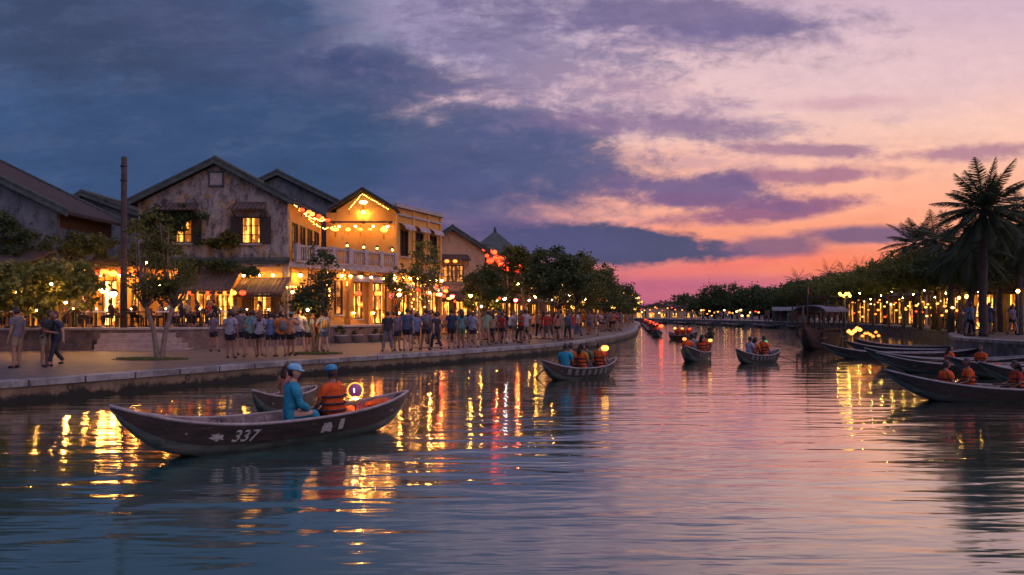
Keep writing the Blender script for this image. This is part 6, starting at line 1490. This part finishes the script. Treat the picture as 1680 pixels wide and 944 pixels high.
for i, (r_, x0_, y0_, x1_, y1_, lab) in enumerate([(r1, -1.2, -.2, 1.9, .25, 'paddle lying in the nearest moored boat'), (rbo[0], -1.4, .1, 1.5, -.2, 'paddle lying in the second moored boat'), (rbo[1], -2, .15, .8, .1, 'paddle lying in the third moored boat'), (b1_, -1.7, .1, -.2, -.18, 'paddle resting on the thwarts of the 337 boat')]):
    oar(in_boat(r_, x0_, y0_, .40 if r_ != b1_ else .34), in_boat(r_, x1_, y1_, .42 if r_ != b1_ else .34), lab)
oar(in_boat(m1, -.9, .2, .7), in_boat(m1, -1.1, 1.2, -.05), 'paddle dipped behind the yellow lantern boat')

# ------------------------------------------------------------------ people on the left quay
def on_q(px, py): return onz(px, py, QL)
ROW = [(350, 577, 'cross', 'purple', 'dark', .0, (), 'broad man in grey purple shirt, leftmost of the row of people at the quay'), (378, 588, 'stand', 'pale', 'black', .1, (), 'person in white tee shirt and black shorts, second in the row at the quay'),
       (395, 583, 'photo', 'grey', 'dark', .2, (), 'person in grey shirt half hidden beside the white tee shirt'), (411, 586, 'lean', 'teal', 'black', .1, (), 'person in teal green shirt leaning sideways in the row at the quay'),
       (426, 586, 'walkf', 'pale', 'black', .3, (), 'red haired woman in lavender top and dark skirt walking at the quay'), (444, 585, 'kimbo', 'blue', 'dark', -.2, (), 'man in blue shirt with one hand on his hip'),
       (461, 585, 'cross', 'orange', 'black', .5, (('backpack', 'grey'),), 'person in orange shirt carrying a grey backpack'), (477, 584, 'photo', 'peach', 'black', .0, (('hat', 'teal'),), 'man in peach tee shirt and dark brimmed hat'),
       (491, 580, 'cross', 'white', 'dark', .2, (), 'man in white tee shirt with folded arms in the row at the quay'), (507, 578, 'stand', 'lblue', 'black', .1, (), 'person in light blue tee shirt and black shorts near the leafy tree'),
       (521, 577, 'long', 'salmon', 'tan', -.3, (), 'person in salmon top and tan trousers under the leafy tree'), (531, 578, 'kimbo', 'lblue', 'jeans', .2, (('backpack', 'yellow'),), 'person in light blue shirt with a yellow backpack, rightmost of the row'),
       (28, 604, 'stand', 'grey', 'tan', 1.2, (), 'man in dark grey shirt and pale shorts standing at far left'), (72, 602, 'lean', 'dark', 'khaki', -1.2, (), 'person in dark top leaning over under the bushy tree'), (92, 601, 'walk', 'navy', 'dark', 2.6, (), 'person in navy clothes walking behind the leaning one at far left'),
       (636, 577, 'long', 'dark', 'grey', .2, (), 'shadowed person at the left of the grey shirted group'), (651, 576, 'photo', 'purple', 'dark', .0, (), 'person in grey blue shirt raising a camera'), (668, 576, 'stand', 'jeans', 'black', .0, (), 'man in slate blue shirt and black trousers facing the shops'),
       (683, 574, 'cross', 'blue', 'dark', .1, (), 'man in blue shirt, centre of the grey shirted group'), (699, 573, 'kimbo', 'purple', 'dark', .1, (('backpack', 'grey'),), 'wide man in pale purple shirt with a backpack'), (716, 575, 'walk', 'dark', 'dark', .6, (), 'dark figure stepping at the right of the grey shirted group'),
       (741, 572, 'stand', 'navy', 'black', -.1, (), 'man in navy shirt standing alone near the quay edge'), (757, 571, 'standf', 'teal', 'green', .3, (), 'woman in teal top and green skirt on the quay'), (776, 570, 'cross', 'pale', 'dark', -.3, (), 'person in pale shirt with folded arms before the round bush tree'),
       (796, 567, 'lean', 'lgreen', 'tan', .3, (('hat', 'tan'),), 'person in pale green shirt and straw hat bending forward'), (808, 566, 'walkf', 'tan', 'dark', .5, (), 'woman in tan top striding beside the straw hat'), (838, 556, 'stand', 'lblue', 'dark', 0, (), 'man in bright pale blue tee shirt further along the quay'),
       (854, 561, 'walk', 'dark', 'black', 1.4, (), 'dark clothed man walking right along the quay'), (864, 559, 'walk', 'navy', 'black', 1.4, (), 'man in navy walking just behind the dark clothed one'), (892, 556, 'standf', 'red', 'dark', 0, (), 'woman in red top left of the broad tree trunk'), (934, 554, 'stand', 'black', 'black', .4, (), 'man all in black right of the broad tree trunk'), (948, 553, 'walk', 'white', 'jeans', 1.2, (), 'walker in white shirt beyond the broad tree trunk')]
for i, (px, py, po, sh, lg, rz, ex, lab) in enumerate(ROW):
    person(on_q(px, py), rz+RND.uniform(-.4, .4), po, sh, lg, lab, 'people in the row at the quay' if i < 12 else None, skin=i % 3, hair=2 if 'red haired' in lab else (i % 5 == 3)*1, extra=ex, s=RND.uniform(.91, 1.03))
# denser crowd further back and further along
cr_ = random.Random(5); cnt = 0
sh_c = ['white', 'grey', 'purple', 'blue', 'dark', 'pale', 'peach', 'teal', 'black', 'red', 'orange', 'jeans', 'yellow', 'tan', 'salmon', 'khaki']
poses = ['stand', 'cross', 'photo', 'walk', 'walkf', 'standf', 'kimbo', 'long']
PW = dict(stand='standing', cross='arms folded', photo='arms raised', walk='walking', walkf='long haired walking', standf='long haired standing', kimbo='hand on hip', long='standing in trousers')
_seen = set()
def crowd(n, fn, group, lab, zz):
    for _ in range(n):
        x, y = fn()
        for _k in range(40):
            po, sc_, lc = cr_.choice(poses), cr_.choice(sh_c), cr_.choice(('dark', 'black', 'jeans', 'khaki', 'grey'))
            lb = lab if 'tiny' in lab else 'stroller in %s top and %s bottoms, %s, %s' % (sc_ if sc_ != 'jeans' else 'denim', lc if lc != 'jeans' else 'denim', PW[po], lab)
            if 'tiny' in lab or lb not in _seen: break
        _seen.add(lb)
        person((x, y, zz), cr_.uniform(-PI, PI), po, sc_, lc, lb, group, skin=cr_.randrange(3), hair=cr_.randrange(2), s=cr_.uniform(.9, 1.03))
def f1(): px = cr_.uniform(640, 830); Y = cr_.uniform(36, 46); return px2(px, Y), Y
crowd(26, f1, 'strollers between the quay edge and the yellow wing', 'before the yellow wing', QL)
def f2(): Y = 38+(cr_.random()**1.3)*44; return lerp_edge(LS, Y, -cr_.uniform(1.2, 7)), Y
crowd(58, f2, 'strollers under the left bank trees', 'under the left bank trees', QL)
def f3(): Y = cr_.uniform(80, 150); return lerp_edge(LS, Y, -cr_.uniform(.8, 5)), Y
crowd(26, f3, 'tiny far strollers at the end of the left quay', 'tiny far stroller at the end of the left quay', QL)
def f4(): px = cr_.uniform(1400, 1700); Y = cr_.uniform(37, 66); return max(px2(px, Y), lerp_edge(RS, Y, 1.0)), Y
crowd(62, f4, 'strollers along the right bank promenade', 'on the right bank promenade', QR)
def f5(): Y = cr_.uniform(100, 160); return lerp_edge(RS, Y, cr_.uniform(.6, 4)), Y
crowd(34, f5, 'tiny strollers on the far bank at the bend', 'tiny stroller on the far bank at the bend', QR)

# ------------------------------------------------------------------ tables, chairs and diners on the terrace
def chair(loc, rz, label, group):
    e = empty('cafe_chair', loc, rz, label=label, cat='chair', group=group)
    g = MB(); g.box(-.2, .2, -.2, .2, .42, .46); g.build('seat', M['wood2'], e); g = MB(); g.box(-.2, .2, -.22, -.19, .62, .9); g.build('backrest', M['wood2'], e)
    for x in (-.18, .18):
        for y in (-.2, .18): g = MB(); g.box(x-.02, x+.02, y-.02, y+.02, 0, .42 if y > 0 else .9); g.build('leg', M['wood'], e)
    return e
def table(loc, label, group, cloth_=None):
    e = empty('cafe_table', loc, 0, label=label, cat='table', group=group)
    g = MB(); g.lathe([(.42, .70), (.44, .72), (.44, .745), (.42, .755)], 16); g.build('tabletop', cloth_ or M['wood2'], e)
    g = MB(); g.lathe([(.22, 0), (.2, .04), (.04, .08), (.035, .70)], 10); g.build('pedestal', M['iron'], e); return e
cand = bulb_mesh((1, .6, .2), 30, .04)
for i, (px, Y) in enumerate([(15, 33), (55, 34), (120, 35), (158, 34.4), (215, 35.5), (240, 36), (272, 35), (300, 36.2), (328, 35.2), (362, 36.5), (405, 38), (440, 38.3)]):
    p = at(px, Y, TZ+.01); w_ = 'at far left' if px < 100 else ('before the lit doorway' if px < 240 else 'under the tiled porch')
    table(p, 'round cafe table %s, %s from the left on the terrace' % (w_, ord_(i)), 'cafe tables on the terrace', M['white'] if i % 3 == 0 else None)
    lp = empty('table_candle', (p.x, p.y, p.z+.756), 0, label='candle on the cafe table %s from the left' % ord_(i), cat='candle', group='candles on the cafe tables')
    o = bpy.data.objects.new('flame', cand); COL.objects.link(o); o.parent = lp; o.location = (0, 0, .12); g = MB(); g.lathe([(.045, 0), (.05, .07)], 8); g.build('cup', M['balus'], lp)
    for k, a in enumerate((.2, PI-.2)):
        c = (p.x+.72*math.cos(a), p.y+.72*math.sin(a)*.6, TZ+.01); rz = a+PI/2
        chair(c, rz, 'wooden cafe chair, %s seat of the table %s from the left' % (('right', 'left')[k], ord_(i)), 'cafe chairs on the terrace')
        if (i*2+k) % 5 != 3: person((c[0], c[1], TZ+.45), rz, cr_.choice(('dine', 'dinef')), cr_.choice(('dark', 'red', 'tan', 'black', 'orange', 'white')), 'dark', 'seated diner at the %s of the table %s from the left' % (('right', 'left')[k], ord_(i)), 'diners on the terrace', skin=cr_.randrange(3), hair=cr_.randrange(2), s=.95)
# low stone planter with clutter right of the steps
for i, (px, Y) in enumerate([(560, 38.6), (585, 39.6), (612, 40.4), (632, 41)]):
    p = at(px, Y, QL); e = empty('planter', (p.x, p.y, QL), da, label='stone planter with a low shrub by the terrace wall, %s from the left' % ord_(i), cat='planter', group='planters by the terrace wall')
    g = MB(); g.lathe([(.24, 0), (.34, .35), (.38, .38), (.38, .42)], 12); g.build('pot', M['stone'], e); g_, _ = crown_mesh([(0, 0, .62, .35, .35, .25)], 260, .1, i, 6); g_.build('shrub', M['leaf'], e)
